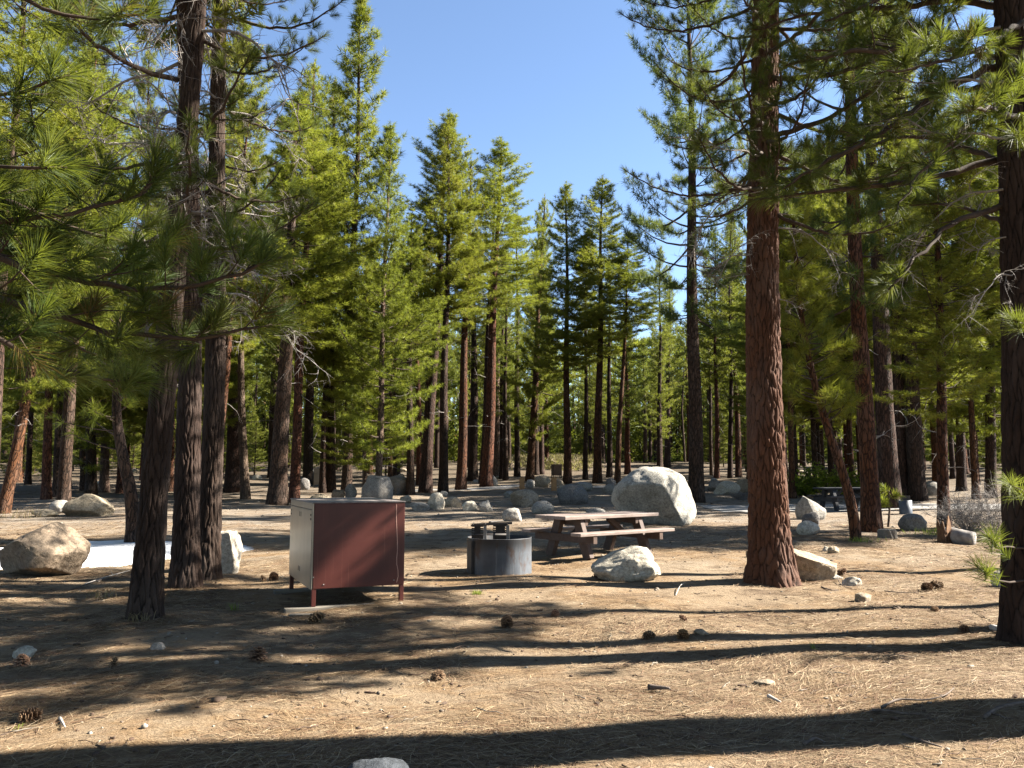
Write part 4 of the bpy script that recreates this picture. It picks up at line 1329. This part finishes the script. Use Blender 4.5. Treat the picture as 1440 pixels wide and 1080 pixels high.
# ------------------------------------------------------------------ hero pines
def hero(px, py, w, p2, H, label, seed, mat, flare=.4, path=None, detail_to=9.5, depth=.028, zres=.03, na=150, taper=.12, base=None, fl_h=.35):
    b = base if base is not None else ground_at(px, py); Y = b.y
    r0 = w / F * Y / 2
    a = (at_depth(p2[0], p2[1], Y) - b).normalized() if p2 else Vector((0, 0, 1))
    root = empty('pine_tree', b + Vector((0, r0 * .8, 0)), label, 'tree')
    root.rotation_mode = 'QUATERNION'; root.rotation_quaternion = Vector((0, 0, 1)).rotation_difference(a)
    link('trunk', hero_trunk(H, r0, r0 * taper, seed, M[mat], flare=flare, path=path, detail_to=detail_to, depth=depth, zres=zres, na=na, fl_h=fl_h), root)
    return root, r0


def crown_above(root, H, cb, Rc, kind, rot=0.):
    me, pcb = proto(kind); sc = (H - cb) / (20 * (1 - pcb))
    c = link('crown', me, root); rr = Rc / me_radius(me)
    c.scale = (rr, rr, sc); c.location = (0, 0, H - 20 * sc); c.rotation_euler = (0, 0, rot)


# big red trunk right of centre
R1, r = hero(1092, 824, 56, (1082, 150), 25, 'big straight red barked pine standing right of the picnic table', 3, 'hero_red', .42, detail_to=11, na=230, depth=.036)
rg = random.Random(31)
for i in range(42):
    z = 5.6 + i * .11 + rg.uniform(-.1, .1); az = i * 2.4 + rg.uniform(-.4, .4)
    put_branch(R1, rg.choice((0, 1, 2, 4, 3)), z, az, r * .8, rg.uniform(.75, 1.05) * (.72 if math.cos(az) < -.3 else 1), rg.uniform(-.15, .2))
for z, az, s in ((4.9, 3.3, .55), (5.05, 3.6, .5), (5.3, -.3, .6), (4.6, 3.2, .4), (5.9, 2.8, .7), (4.2, -.2, .35), (6.4, 3.9, .8)): put_branch(R1, 5 + int(z * 10) % 3, z, az, r * .85, s, -.1)
for z, az, s in ((5.7, -1.5, .85), (6.0, -1.9, .9), (6.2, -1.25, .8), (6.6, -1.6, .9), (6.9, -2.0, .9), (5.9, -2.3, .8), (7.2, -1.4, .9)): put_branch(R1, int(z * 10) % 2 * 4, z, az, r * .8, s, .05)
crown_above(R1, 25, 10.2, 2.9, 'high_a')

# right edge trunk with its long limbs
R2, r = hero(1461, 909, 64, (1443, 150), 22, 'dark thick pine trunk at the right edge with long needled limbs', 6, 'hero_dark', .14, detail_to=8, na=200)
INV2 = (Matrix.Translation(R2.location) @ R2.rotation_quaternion.to_matrix().to_4x4()).inverted()


def px_branch(root, inv, pts, r0, seed, **kw):
    P = np.array([(inv @ at_depth(*p))[:] for p in pts])
    w, nd = live_branch(P, r0, np.random.default_rng(seed), **kw)
    return hang_branch(root, w, nd)


for i, (pts, r0, kw) in enumerate((
    ([(1440, 58, 8.3), (1400, 40, 8.2), (1330, 52, 8.0), (1260, 68, 7.8), (1180, 74, 7.6), (1105, 92, 7.5)], .045, dict(first=.25)),
    ([(1432, 85, 8.3), (1370, 102, 8.1), (1300, 146, 7.9), (1220, 198, 7.7), (1150, 232, 7.6), (1100, 266, 7.5)], .042, dict(first=.35)),
    ([(1432, 215, 8.3), (1340, 243, 8.2), (1280, 257, 8.0), (1190, 265, 7.9), (1105, 277, 7.8), (1060, 282, 7.8)], .038, dict(first=.45, lat=.45)),
    ([(1432, 287, 8.2), (1375, 298, 8.0), (1330, 320, 7.8), (1290, 358, 7.6), (1245, 412, 7.5)], .034, dict(first=.45, lat=.45, dens=.6)),
    ([(1440, 130, 8.2), (1370, 168, 7.6), (1322, 215, 7.2), (1290, 245, 7.0), (1262, 300, 6.9)], .026, dict(first=.4, lat=.4, dens=.5)),
    ([(1440, 18, 8.3), (1350, -4, 8.6), (1250, 12, 8.9), (1150, 15, 9.1), (1060, 42, 9.2)], .042, dict(first=.25)),
    ([(1440, -30, 8.3), (1340, -30, 8.0), (1240, -5, 7.6), (1160, 30, 7.4)], .04, dict(first=.3)),
    ([(1445, 110, 8.4), (1380, 125, 9.0), (1300, 130, 9.6), (1220, 150, 10.)], .035, dict(first=.3)),
    ([(1445, 168, 8.0), (1410, 160, 7.4), (1380, 150, 6.9), (1350, 160, 6.6)], .028, dict(first=.4)),
    ([(1452, 815, 7.9), (1420, 822, 7.7), (1385, 812, 7.5), (1372, 795, 7.45)], .010, dict(first=.75, lat=.12, nb=90, nlen=.21)),
    ([(1452, 772, 7.9), (1430, 771, 7.8), (1405, 768, 7.6), (1390, 755, 7.5)], .010, dict(first=.75, lat=.12, nb=90, nlen=.21)),
    ([(1452, 700, 8.0), (1440, 690, 7.6), (1420, 680, 7.4)], .012, dict(first=.7, lat=.14, nb=90, nlen=.21)),
    ([(1452, 470, 8.0), (1440, 460, 7.6), (1425, 450, 7.4)], .012, dict(first=.6, lat=.14, nb=80, nlen=.2)),
    ([(1452, 210, 7.9), (1440, 200, 7.3), (1425, 190, 7.0)], .014, dict(first=.6, lat=.2, nb=80, nlen=.2)),
)): px_branch(R2, INV2, pts, r0, 40 + i, **kw)
for i, (pts, r0, kw) in enumerate((
    ([(1440, 240, 8.4), (1380, 215, 9.0), (1300, 190, 9.5), (1220, 195, 9.9), (1160, 180, 10.2)], .035, dict(first=.3)),
    ([(1440, -60, 8.3), (1330, -70, 8.0), (1220, -50, 7.9), (1130, -20, 7.9), (1080, 10, 8.)], .04, dict(first=.3)),
    ([(1440, 30, 8.0), (1380, 70, 7.2), (1310, 90, 6.8), (1230, 105, 6.6)], .03, dict(first=.35)),
    ([(1440, 330, 8.4), (1390, 300, 9.0), (1320, 285, 9.6), (1260, 290, 10.)], .03, dict(first=.4)),
    ([(1440, 95, 8.3), (1380, 75, 8.9), (1300, 60, 9.4), (1200, 75, 9.8), (1130, 70, 10.)], .035, dict(first=.3)),
)): px_branch(R2, INV2, pts, r0, 140 + i, **kw)
for i in range(12):
    rg = random.Random(60 + i); put_branch(R2, rg.choice((0, 1, 2, 4)), 7.2 + i * .25, i * 2.4, r * .8, 1., rg.uniform(-.1, .2))
for z, az, s in ((3.9, 3.2, .4), (4.4, 2.9, .6), (4.9, 3.5, .7), (5.5, 3.3, .7), (6.1, 3.0, .8), (3.5, -2.6, .4)): put_branch(R2, 5 + int(z * 10) % 3, z, az, r * .85, s, -.05)
crown_above(R2, 22, 9.8, 2.6, 'high_b')

# the three trunks on the left
TS = []
for px, py, w, p2, H, lab, sd, na in (
    (197, 872, 40, (247, 180), 19, 'dark leaning trunk, nearest of the three grown together at left', 11, 190),
    (254, 828, 37, (252, 200), 21, 'middle trunk of the three at left, straight, behind the leaning one', 12, 180),
    (284, 815, 33, (311, 100), 20, 'right trunk of the three at left, leaning right above the white boulder', 13, 180)):
    t, r = hero(px, py, w, p2, H, lab, sd, 'hero_dark', .26, detail_to=9.5, na=na, depth=.024)
    TS.append((t, r, H))
rg = random.Random(77)
for n_, (t, r, H) in enumerate(TS):
    for i in range((15, 6, 16)[n_]):
        z = 4.1 + i * (.31 if n_ != 1 else .6) + rg.uniform(-.15, .15)
        az = i * 2.4 + n_ + rg.uniform(-.5, .5)
        put_branch(t, rg.choice((0, 1, 3, 4)), z, az, r * .8, rg.uniform(.55, .95), rg.uniform(-.15, .25))
    for i in range((15, 9, 22)[n_]):
        z = 4.0 + rg.random() * 3.6; az = rg.uniform(0, 6.28)
        put_branch(t, rg.choice((5, 6, 7)), z, az, r * .8, rg.uniform(.5, .95), rg.uniform(-.3, .3))
    crown_above(t, H, 8.6, 2.3, ('high_b', 'high_a', 'high_b')[n_], n_ * 1.3)

# pine just outside the left edge whose limbs reach in
b0_ = Vector((-5.6, 4.9, float(g(-5.6, 4.9))))
L0, r = hero(0, 0, 60, None, 17, 'pine outside the left edge whose long limbs hang into the picture', 21, 'hero_dark', .3, base=b0_, na=60, zres=.08, detail_to=7)
INV0 = Matrix.Translation(L0.location).inverted()
for i, (pts, r0, kw) in enumerate((
    ([(-260, 250, 4.9), (-120, 310, 4.7), (0, 366, 4.7), (130, 402, 4.8), (210, 412, 4.9), (330, 388, 5.0), (396, 362, 5.0)], .030, dict(first=.3)),
    ([(-260, 330, 4.8), (-100, 385, 4.6), (0, 415, 4.6), (60, 440, 4.7), (120, 462, 4.8), (230, 475, 5.0), (330, 474, 5.1), (395, 455, 5.2)], .028, dict(first=.35)),
    ([(-260, 400, 4.7), (-120, 440, 4.4), (0, 474, 4.4), (50, 506, 4.5), (110, 538, 4.6), (205, 538, 4.8)], .022, dict(first=.4, lat=.5, dens=.75)),
    ([(-260, 330, 4.9), (-100, 325, 4.6), (0, 308, 4.5), (100, 306, 4.6), (170, 286, 4.7), (238, 232, 4.8)], .024, dict(first=.35)),
    ([(-260, 160, 4.8), (-100, 145, 4.5), (0, 135, 4.4), (60, 122, 4.4), (100, 105, 4.4)], .022, dict(first=.4, lat=.4)),
    ([(-260, -80, 5.2), (-80, -50, 5.2), (40, 2, 5.3), (110, 34, 5.4), (170, 32, 5.5), (215, 5, 5.6)], .024, dict(first=.3, lat=.5)),
    ([(-260, 230, 4.8), (-80, 232, 4.4), (0, 236, 4.3), (45, 246, 4.3), (95, 236, 4.3)], .020, dict(first=.4, lat=.4)),
    ([(-260, 240, 5.2), (-100, 255, 5.4), (0, 275, 5.5), (120, 330, 5.7), (190, 350, 5.8), (260, 335, 5.9)], .026, dict(first=.35)),
    ([(-260, 350, 5.4), (-100, 400, 5.6), (30, 450, 6.0), (130, 500, 6.2), (190, 520, 6.3)], .022, dict(first=.4, lat=.5)),
)): px_branch(L0, INV0, pts, r0, 80 + i, **dict(dict(nlen=.20, nb=130, w=.0034, step=.15), **kw))


# ------------------------------------------------------------------ crooked small pines
def path_pine(pts, w0, w1, label, z_from, nb, size, rad, mat='needle_mid', bark='bark_red', step=.16, Y=None, seed=1, side=None, name='pine_tree'):
    b = ground_at(*pts[0]); Y = b.y
    P = [b - Vector((0, 0, .15))] + [at_depth(x, y, Y + .02 * i) for i, (x, y) in enumerate(pts)]
    P = np.array([(p - b)[:] for p in P])
    k = np.linspace(0, len(P) - 1, 46); Q = np.stack([np.interp(k, range(len(P)), P[:, i]) for i in range(3)], 1)
    for _ in range(6): Q[1:-1] = (Q[:-2] + 2 * Q[1:-1] + Q[2:]) / 4
    rng = np.random.default_rng(seed)
    root = empty(name, b, label, 'tree')
    mb = MB(); rads = np.linspace(w0, w1, 46) / F * Y / 2
    rads[:4] *= [1.5, 1.3, 1.12, 1.05]
    tube(mb, Q, rads, 14); link('trunk', mb.mesh('trunk', M[bark]), root)
    mb = MB(); C = []; D = []; Z = []
    L = np.concatenate([[0], np.cumsum(np.linalg.norm(np.diff(Q, axis=0), axis=1))])
    s = np.interp(z_from, Q[:, 2], L)
    while s < L[-1]:
        p = np.array([np.interp(s, L, Q[:, i]) for i in range(3)])
        f = (s - np.interp(z_from, Q[:, 2], L)) / max(.1, L[-1] - np.interp(z_from, Q[:, 2], L))
        az = rng.uniform(0, 2 * PI); d = norm(np.array([math.cos(az) + (side or 0), math.sin(az), rng.uniform(-.1, .6)]))
        bl_ = rad * rng.uniform(.5, 1.15) * (1.05 - .75 * f)
        q = np.linspace(0, 1, 6)[:, None]; A = p + d * bl_ * q + np.array([0, 0, .2]) * bl_ * q ** 2
        tube(mb, A, .02 * (1 - .7 * q[:, 0]), 4, 1, cap=False)
        for j in (3, 4, 5):
            for _ in range(2 if j < 5 else 1):
                dd = norm(d + rng.normal(0, .6, 3) + [0, 0, .35]); l2 = .22 * rng.uniform(.3, 1) * (j < 5)
                C.append(A[j] + dd * l2); D.append(norm(dd + [0, 0, .3])); Z.append(size * rng.uniform(.8, 1.2))
        s += step * rng.uniform(.6, 1.4)
    add_tufts(mb, C, D, Z, nb, .010, rng, 0)
    link('crown', mb.mesh('crown', [M[mat], M['limb']]), root)
    return root


path_pine([(1204, 760), (1200, 722), (1191, 682), (1174, 632), (1157, 582), (1141, 522), (1129, 462), (1122, 402), (1118, 340), (1114, 285)], 17, 4,
          'young pine with a crooked bare trunk leaning left over bright needles', 2.6, 34, .29, 1.05, step=.05, side=.0, seed=5)
path_pine([(185, 768), (188, 740), (184, 690), (172, 640), (163, 585), (165, 520), (168, 450)], 24, 8, 'crooked dark pine leaning left behind the nearest left trunk', 2.0, 24, .25, 1.3, bark='bark_dark', step=.14, seed=6)
path_pine([(1249, 741), (1251, 718), (1250, 690)], 4, 2, 'small pine sapling with two needle tufts between thick right trunks', .45, 40, .24, .35, step=.16, seed=7, name='pine_sapling', bark='bark_grey')

# ------------------------------------------------------------------ pines of the clearing's edge, one by one
T = [  # px, py, w, second point, top, crown base, crown radius, crown, bark, label
 (598, 693, 17, (613, 447), 155, 440, 2.6, 'full_a', 'bark_dark', 'dark trunk pine with broad dense crown, leftmost of the skyline group left of the gap'),
 (623, 694, 13, (627, 460), 166, 430, 2.2, 'full_b', 'bark_dark', 'straight blackish trunk right beside the leaning dark trunk, crown tips touching'),
 (648, 689, 14, (655, 457), 222, 455, 2.0, 'high_a', 'bark_red', 'orange lit slender trunk with a narrow crown behind the leftmost post'),
 (684, 684, 16, (695, 423), 193, 425, 2.9, 'full_a', 'bark_red', 'tall red lit trunk leaning right, with a pointed crown against the sky'),
 (679, 680, 11, (688, 450), 262, 440, 2.3, 'high_b', 'bark_dark', 'dark twin trunk close behind the tall red leaning one'),
 (577, 696, 11, (577, 500), 300, 500, 2.0, 'full_b', 'bark_dark', 'thin black trunk left of the broad crowned dark pine'),
 (590, 682, 9, (587, 493), 330, 500, 1.8, 'high_a', 'bark_red', 'brownish thin trunk leaning left behind the broad crowned dark pine'),
 (531, 702, 10, (540, 430), 172, 640, 2.4, 'young', 'bark_grey', 'pale slim trunk with bright yellow green needles down to the rocks'),
 (487, 694, 14, (499, 300), -14, 560, 2.9, 'narrow', 'bark_dark', 'tallest narrow pine on the left side of the sky gap'),
 (513, 700, 6, (511, 600), 420, 655, 1.9, 'young', 'bark_grey', 'low bushy young pine with bright needles above the locker'),
 (555, 682, 6, (556, 500), 360, 500, 1.6, 'full_b', 'bark_dark', 'very thin dark stem between the slim pale trunk and the dark group'),
 (727, 670, 8, (727, 427), 300, 440, 2.1, 'high_a', 'bark_dark', 'slim dark trunk behind the middle post'),
 (745, 676, 11, (751, 560), 274, 610, 2.4, 'full_b', 'bark_red', 'reddish trunk with low hanging bright foliage behind the middle post'),
 (753, 668, 9, (755, 520), 330, 560, 2.0, 'far_a', 'bark_dark', 'dark trunk, left one of the close pair beside the dry brush'),
 (761, 667, 8, (762, 520), 345, 540, 2.0, 'far_b', 'bark_dark', 'dark trunk, right one of the close pair beside the dry brush'),
 (798, 680, 11, (797, 470), 256, 520, 2.9, 'full_a', 'bark_red', 'very straight lit trunk with a slim pointed crown right of the sky dip'),
 (823, 674, 7, (824, 493), 335, 500, 2.3, 'full_b', 'bark_dark', 'thin trunk midway between the two tall pointed pines'),
 (840, 679, 12, (843, 493), 247, 500, 3.2, 'full_a', 'bark_red', 'pointed pine with spreading boughs behind the left end of the huge boulder'),
 (857, 671, 8, (857, 560), 380, 500, 1.9, 'far_a', 'bark_dark', 'dark thin trunk close right of the spreading pointed pine'),
 (868, 679, 8, (878, 470), 325, 450, 2.4, 'full_a', 'bark_red', 'slender red trunk leaning right just left of the huge boulder'),
 (927, 662, 7, (928, 450), 346, 520, 2.3, 'far_b', 'bark_dark', 'small pine rising behind the huge boulder at the low end of the sky'),
 (938, 657, 9, (940, 520), 385, 560, 2.2, 'far_a', 'bark_dark', 'dark trunk directly right behind the huge boulder'),
 (711, 675, 7, (711, 520), 350, 520, 1.8, 'far_b', 'bark_dark', 'thin dark trunk between the tall red leaning pine and the middle post'),
 (698, 671, 12, (699, 560), 370, 560, 1.9, 'far_a', 'bark_grey', 'greyish trunk behind the twin red and dark trunks'),
 (665, 676, 14, (666, 560), 330, 520, 2.2, 'far_c', 'bark_dark', 'thick dark trunk between the orange slender and the tall red trunk'),
 (979, 706, 21, (973, 300), None, 440, 3.3, 'blue', 'bark_dark', 'tall dark trunk left of the big red one with wide bluish boughs against the sky'),
 (1008, 672, 7, (1007, 560), 330, 540, 2.1, 'far_a', 'bark_red', 'thin distant trunk right of the tall bluish pine'),
 (1027, 672, 7, (1027, 560), 300, 520, 2.1, 'far_b', 'bark_dark', 'thin dark distant trunk left of the big red one'),
 (1057, 679, 13, (1060, 300), -30, 420, 2.5, 'high_b', 'bark_dark', 'dark trunk hugging the left side of the big red one'),
 (1226, 747, 24, (1207, 385), None, 420, 2.9, 'blue', 'bark_red', 'thick brown pine trunk right behind the leaning young pine'),
 (1253, 714, 27, (1242, 520), None, 470, 2.9, 'high_b', 'bark_dark', 'thick dark trunk between the brown one and the shaded pair at right'),
 (1269, 703, 18, (1263, 560), None, 500, 2.6, 'high_a', 'bark_dark', 'shaded thick trunk, left of the close dark pair behind the far fire ring'),
 (1291, 704, 22, (1283, 560), -80, 520, 2.6, 'high_b', 'bark_dark', 'shaded trunk with a lit right edge, right of the close dark pair'),
 (1328, 743, 15, (1318, 380), 80, 570, 2.0, 'young', 'bark_red', 'slim brown trunk with bright low boughs behind the silvery shrub'),
 (1393, 700, 14, (1393, 537), 60, 600, 2.9, 'full_a', 'bark_dark', 'dark trunk with bright foliage left behind the right edge trunk'),
 (1180, 676, 9, (1178, 560), 200, 560, 2.6, 'full_b', 'bark_dark', 'distant pine filling the gap left of the thick brown trunk'),
 (1352, 690, 12, (1350, 560), 150, 590, 2.6, 'full_b', 'bark_dark', 'pine with full boughs seen behind the slim brown trunk at right'),
 (4, 722, 15, (32, 585), 60, 560, 2.4, 'full_b', 'bark_red', 'orange sunlit trunk leaning right at the left edge'),
 (65, 702, 12, (68, 577), 130, 560, 2.5, 'full_a', 'bark_red', 'brown lit trunk second from the left edge'),
 (80, 699, 10, (83, 577), 220, 570, 2.3, 'high_b', 'bark_dark', 'dark trunk close right of the brown lit one at left'),
 (27, 665, 17, (29, 560), 150, 560, 2.6, 'full_a', 'bark_dark', 'dark thick trunk behind the orange leaning trunk at left'),
 (128, 695, 14, (128, 600), 100, 640, 2.8, 'young', 'bark_dark', 'dark trunk with low bright boughs behind the tan cracked boulder'),
 (146, 692, 12, (147, 600), 160, 620, 2.4, 'full_b', 'bark_grey', 'greyish trunk behind the right end of the tan cracked boulder'),
 (117, 690, 8, (117, 600), 220, 600, 2.0, 'full_a', 'bark_dark', 'thin dark trunk behind the left end of the tan cracked boulder'),
 (300, 703, 14, (313, 560), 140, 480, 2.2, 'high_a', 'bark_red', 'thin sunlit trunk leaning right beside the three left trunks'),
 (328, 692, 23, (331, 560), 20, 430, 2.8, 'full_a', 'bark_dark', 'thick dark brown trunk right behind the thin sunlit leaning one'),
 (345, 702, 12, (341, 560), 200, 470, 2.2, 'high_b', 'bark_grey', 'pale greyish trunk in front of the thick dark brown one'),
 (390, 709, 25, (402, 480), 130, 470, 2.9, 'full_a', 'bark_dark', 'thick rough trunk left behind the locker, flaring at its foot'),
 (413, 707, 14, (425, 460), 84, 470, 2.5, 'full_b', 'bark_red', 'red sunlit trunk leaning right just left behind the locker'),
 (384, 672, 14, (386, 560), 230, 520, 2.4, 'full_b', 'bark_dark', 'dark trunk in deep shade left of the thick rough trunk'),
 (433, 682, 14, (435, 560), 190, 520, 2.4, 'full_a', 'bark_dark', 'dark trunk behind the left part of the locker top'),
 (463, 692, 16, (465, 560), 110, 520, 2.6, 'full_b', 'bark_dark', 'brown trunk with a lit right side above the locker'),
 (454, 693, 10, (457, 560), 210, 540, 2.2, 'full_a', 'bark_dark', 'dark trunk touching the left side of the brown one above the locker'),
 (205, 690, 12, (206, 560), 60, 560, 2.6, 'full_b', 'bark_dark', 'pine mostly hidden behind the nearest left trunk'),
]
for px, py, w, p2, top, cb, Rc, kind, bark, lab in T:
    pine(px, py, w, p2, top, cb, Rc, kind, bark, lab, H=24 if top is None else None)


# ------------------------------------------------------------------ the wood behind
def sky_limit(px):
    return float(np.interp(px, [-200, 420, 470, 560, 600, 700, 780, 860, 885, 950, 1000, 1200, 1700], [40, 90, 200, 300, 300, 330, 370, 370, 430, 430, 300, 90, 40]))


rg = random.Random(5)
taken = [(t[0], t[1]) for t in T]
n_far = 0
for i in range(400):
    if n_far >= 150: break
    Y = rg.uniform(52, 130); px = rg.uniform(-120, 1560)
    if 730 < px < 830 and Y > 70 and rg.random() < .7: continue
    if 560 < px < 1000 and Y < 66: continue
    x = (px - CX) / F * Y; gz = float(g(x, Y))
    lim = sky_limit(px) + rg.uniform(0, 70)
    H = min(rg.uniform(17, 26), at_depth(px, lim, Y).z - gz)
    if H < 6: continue
    n_far += 1
    pine(0, 0, rg.uniform(.28, .62) / Y * F, None, None, None, rg.uniform(1.9, 3.0), rg.choice(('far_a', 'far_b', 'far_c')), rg.choice(('bark_dark', 'bark_red', 'bark_dark')),
         'pine among the crowded trunks of the far wood', H=H, group='pines of the far wood', snag=3, base=Vector((x, Y, gz)), k=9, cbf=rg.uniform(.12, .42))
n_low = 0
for i in range(300):          # young trees under the far wood
    if n_low >= 85: break
    Y = rg.uniform(60, 125); px = rg.uniform(-120, 1560)
    if 690 < px < 860 and Y < 118: continue
    if 560 < px < 1000 and Y < 80: continue
    x = (px - CX) / F * Y; gz = float(g(x, Y)); H = rg.uniform(4, 9.5)
    n_low += 1
    pine(0, 0, .12 / Y * F, None, None, None, H * rg.uniform(.2, .28), rg.choice(('far_a', 'far_b', 'far_c')), 'bark_dark', 'young pine low under the tall trunks of the far wood',
         H=H, group='young pines under the far wood', snag=0, base=Vector((x, Y, gz)), k=7, cbf=.06, name='young_pine')
n_mid = 0
for i in range(400):          # second row at the sides
    if n_mid >= 40: break
    Y = rg.uniform(34, 52); px = rg.choice((rg.uniform(-120, 470), rg.uniform(1090, 1425)))
    x = (px - CX) / F * Y; gz = float(g(x, Y))
    if any(abs(px - a) < 9 for a, b_ in taken): continue
    n_mid += 1
    pine(0, 0, rg.uniform(.24, .42) / Y * F, None, None, None, rg.uniform(2.2, 3.2), rg.choice(('full_a', 'full_b', 'young')), rg.choice(('bark_dark', 'bark_red')),
         'pine in the second row behind the trunks at the sides of the clearing', H=rg.uniform(13, 19), group='pines of the second row', snag=5, base=Vector((x, Y, gz)), cbf=rg.uniform(.2, .4))

# trees right of the picture: their trunks throw the long shadow bands, their crowns the dapple
for x, y, r_, H, cb, Rc, kind, lab in (
    (7.2, 6.15, .40, 24, 9.0, 2.2, 'high_b', 'thick pine outside the right edge, nearest the viewer'),
    (8.6, 9.15, .20, 19, 8.6, 2.4, 'high_a', 'slim pine outside the right edge beyond the right trunk'),
    (9.6, 10.85, .13, 18, 8.8, 2.1, 'full_b', 'thin pine outside the right edge level with the big red trunk'),
    (11.5, 14.3, .18, 22, 14., 1.9, 'high_b', 'pine outside the right edge level with the picnic table'),
    (16.5, 22.2, .30, 22, 7., 2.6, 'full_a', 'bushy pine outside the right edge behind the table line'),
    (18.8, 29.2, .28, 22, 6.5, 2.4, 'full_b', 'pine outside the right edge level with the far fire ring'),
    (25.5, 33.5, .28, 23, 7., 2.6, 'full_a', 'farther pine outside the right edge beyond the road'),
    (21.0, 21.6, .28, 24, 9., 2.8, 'full_a', 'dense pine outside the right edge behind the one in line with the brown trunk'),
):
    pine(0, 0, r_ * 2 / y * F, None, None, None, Rc, kind, 'bark_dark', lab, H=H, base=Vector((x, y, float(g(x, y)))), snag=4)

# the wood closes round: unseen pines added near and left to darken the fill
rg = random.Random(19)
for i in range(22):
    a = PI * (1.02 + .93 * i / 21); d_ = rg.uniform(4.5, 9) if i % 2 else rg.uniform(11, 19)
    x, y = math.cos(a) * d_ * 1.2, math.sin(a) * d_ - 1.5
    pine(0, 0, .4 / 10 * F, None, None, None, rg.uniform(2.8, 3.4), rg.choice(('full_a', 'full_b')), 'bark_dark', 'unseen pine added on the near side of the clearing to cut sky fill',
         H=rg.uniform(18, 24), group='unseen pines added on the near side', snag=0, base=Vector((x, 10, float(g(x, y))))).location.y = y
for i in range(7):
    x, y = -11 - 6 * rg.random() - .55 * i, 3 + 4.2 * i
    pine(0, 0, .4 / 10 * F, None, None, None, rg.uniform(2.8, 3.4), rg.choice(('full_a', 'young')), 'bark_dark', 'unseen pine added on the left side of the clearing to cut sky fill',
         H=rg.uniform(17, 22), group='unseen pines added on the left side', snag=0, base=Vector((x, 10, float(g(x, y))))).location.y = y



def distant_wood():
    rng = np.random.default_rng(12); mb = MB()
    n = 80000
    Y = rng.uniform(118, 190, n); px = rng.uniform(-400, 1840, n); x = (px - CX) / F * Y
    gz = g(x, Y)
    lim = np.array([at_depth(p, sky_limit(p) + 50, y).z for p, y in zip(px, Y)]) - gz
    z = np.minimum(rng.uniform(0, 1, n) ** 1.7 * 22, lim)
    clear = (np.abs(px - 775) < 70) & (Y < 128)
    ok = ((np.sin(x * .9 + z * .15) + .6 * np.sin(x * 2.3 + z * .5) + rng.normal(0, .5, n)) > -.8) & ~clear
    C = np.stack([x, Y, gz + z], 1)[ok]
    add_tufts(mb, C, rng.normal(0, .6, C.shape) + [0, 0, .8], rng.uniform(.9, 1.7, len(C)), 11, .20, rng, 0, lo=10, hi=95)
    for _ in range(420):
        Y = rng.uniform(112, 165); p_ = rng.uniform(-300, 1740)
        if abs(p_ - 775) < 60 and Y < 128: continue
        x = (p_ - CX) / F * Y; z = float(g(x, Y)); r_ = rng.uniform(.16, .34)
        tube(mb, [(x, Y, z - .3), (x + rng.normal(0, .15), Y, z + 7), (x + rng.normal(0, .3), Y, z + 13)], [r_ * 1.1, r_ * .8, r_ * .4], 6, 1, cap=False)
    tag(link('distant_wood', mb.mesh('distant_wood', [M['needle_far'], M['bark_dark']])), kind='stuff')


distant_wood()

# ------------------------------------------------------------------ light, sky, camera
w = bpy.data.worlds.new('World'); S.world = w; w.use_nodes = True
nt_ = w.node_tree; bg = nt_.nodes['Background']
sky = nt_.nodes.new('ShaderNodeTexSky'); sky.sky_type = 'NISHITA'; sky.sun_disc = False
sky.sun_elevation = SUN_EL; sky.sun_rotation = R(90) - SUN_AZ
sky.altitude = 2000; sky.air_density = 1.0; sky.dust_density = .15; sky.ozone_density = 1.5
nt_.links.new(sky.outputs[0], bg.inputs[0]); bg.inputs[1].default_value = .05
sd = Vector((math.cos(SUN_EL) * math.cos(SUN_AZ), math.cos(SUN_EL) * math.sin(SUN_AZ), math.sin(SUN_EL)))
sun = bpy.data.lights.new('sun', 'SUN'); sun.energy = 5.0; sun.angle = R(.5); sun.color = (1, .935, .83)
so = bpy.data.objects.new('sun', sun); COL.objects.link(so); so.rotation_euler = sd.to_track_quat('Z', 'Y').to_euler(); so.location = (20, 5, 30)

cam = bpy.data.cameras.new('camera'); cam.sensor_width = 36; cam.lens = 36 * F / 1440; cam.clip_end = 3000; cam.clip_start = .05
co = bpy.data.objects.new('camera', cam); COL.objects.link(co); co.location = (0, 0, CAM_H); co.rotation_euler = (PI / 2 + PITCH, 0, 0)
S.camera = co
S.view_settings.view_transform = 'Standard'; S.view_settings.look = 'None'; S.view_settings.gamma = 1; S.view_settings.exposure = 2.6
S.render.engine = 'CYCLES'
c = S.cycles
c.max_bounces = 6; c.diffuse_bounces = 1; c.glossy_bounces = 2; c.transmission_bounces = 4; c.transparent_max_bounces = 4
c.use_adaptive_sampling = True; c.adaptive_threshold = .008
c.use_denoising = True; c.denoiser = 'OPENIMAGEDENOISE'; c.denoising_input_passes = 'RGB_ALBEDO_NORMAL'; c.denoising_prefilter = 'NONE'
c.sample_clamp_indirect = 4
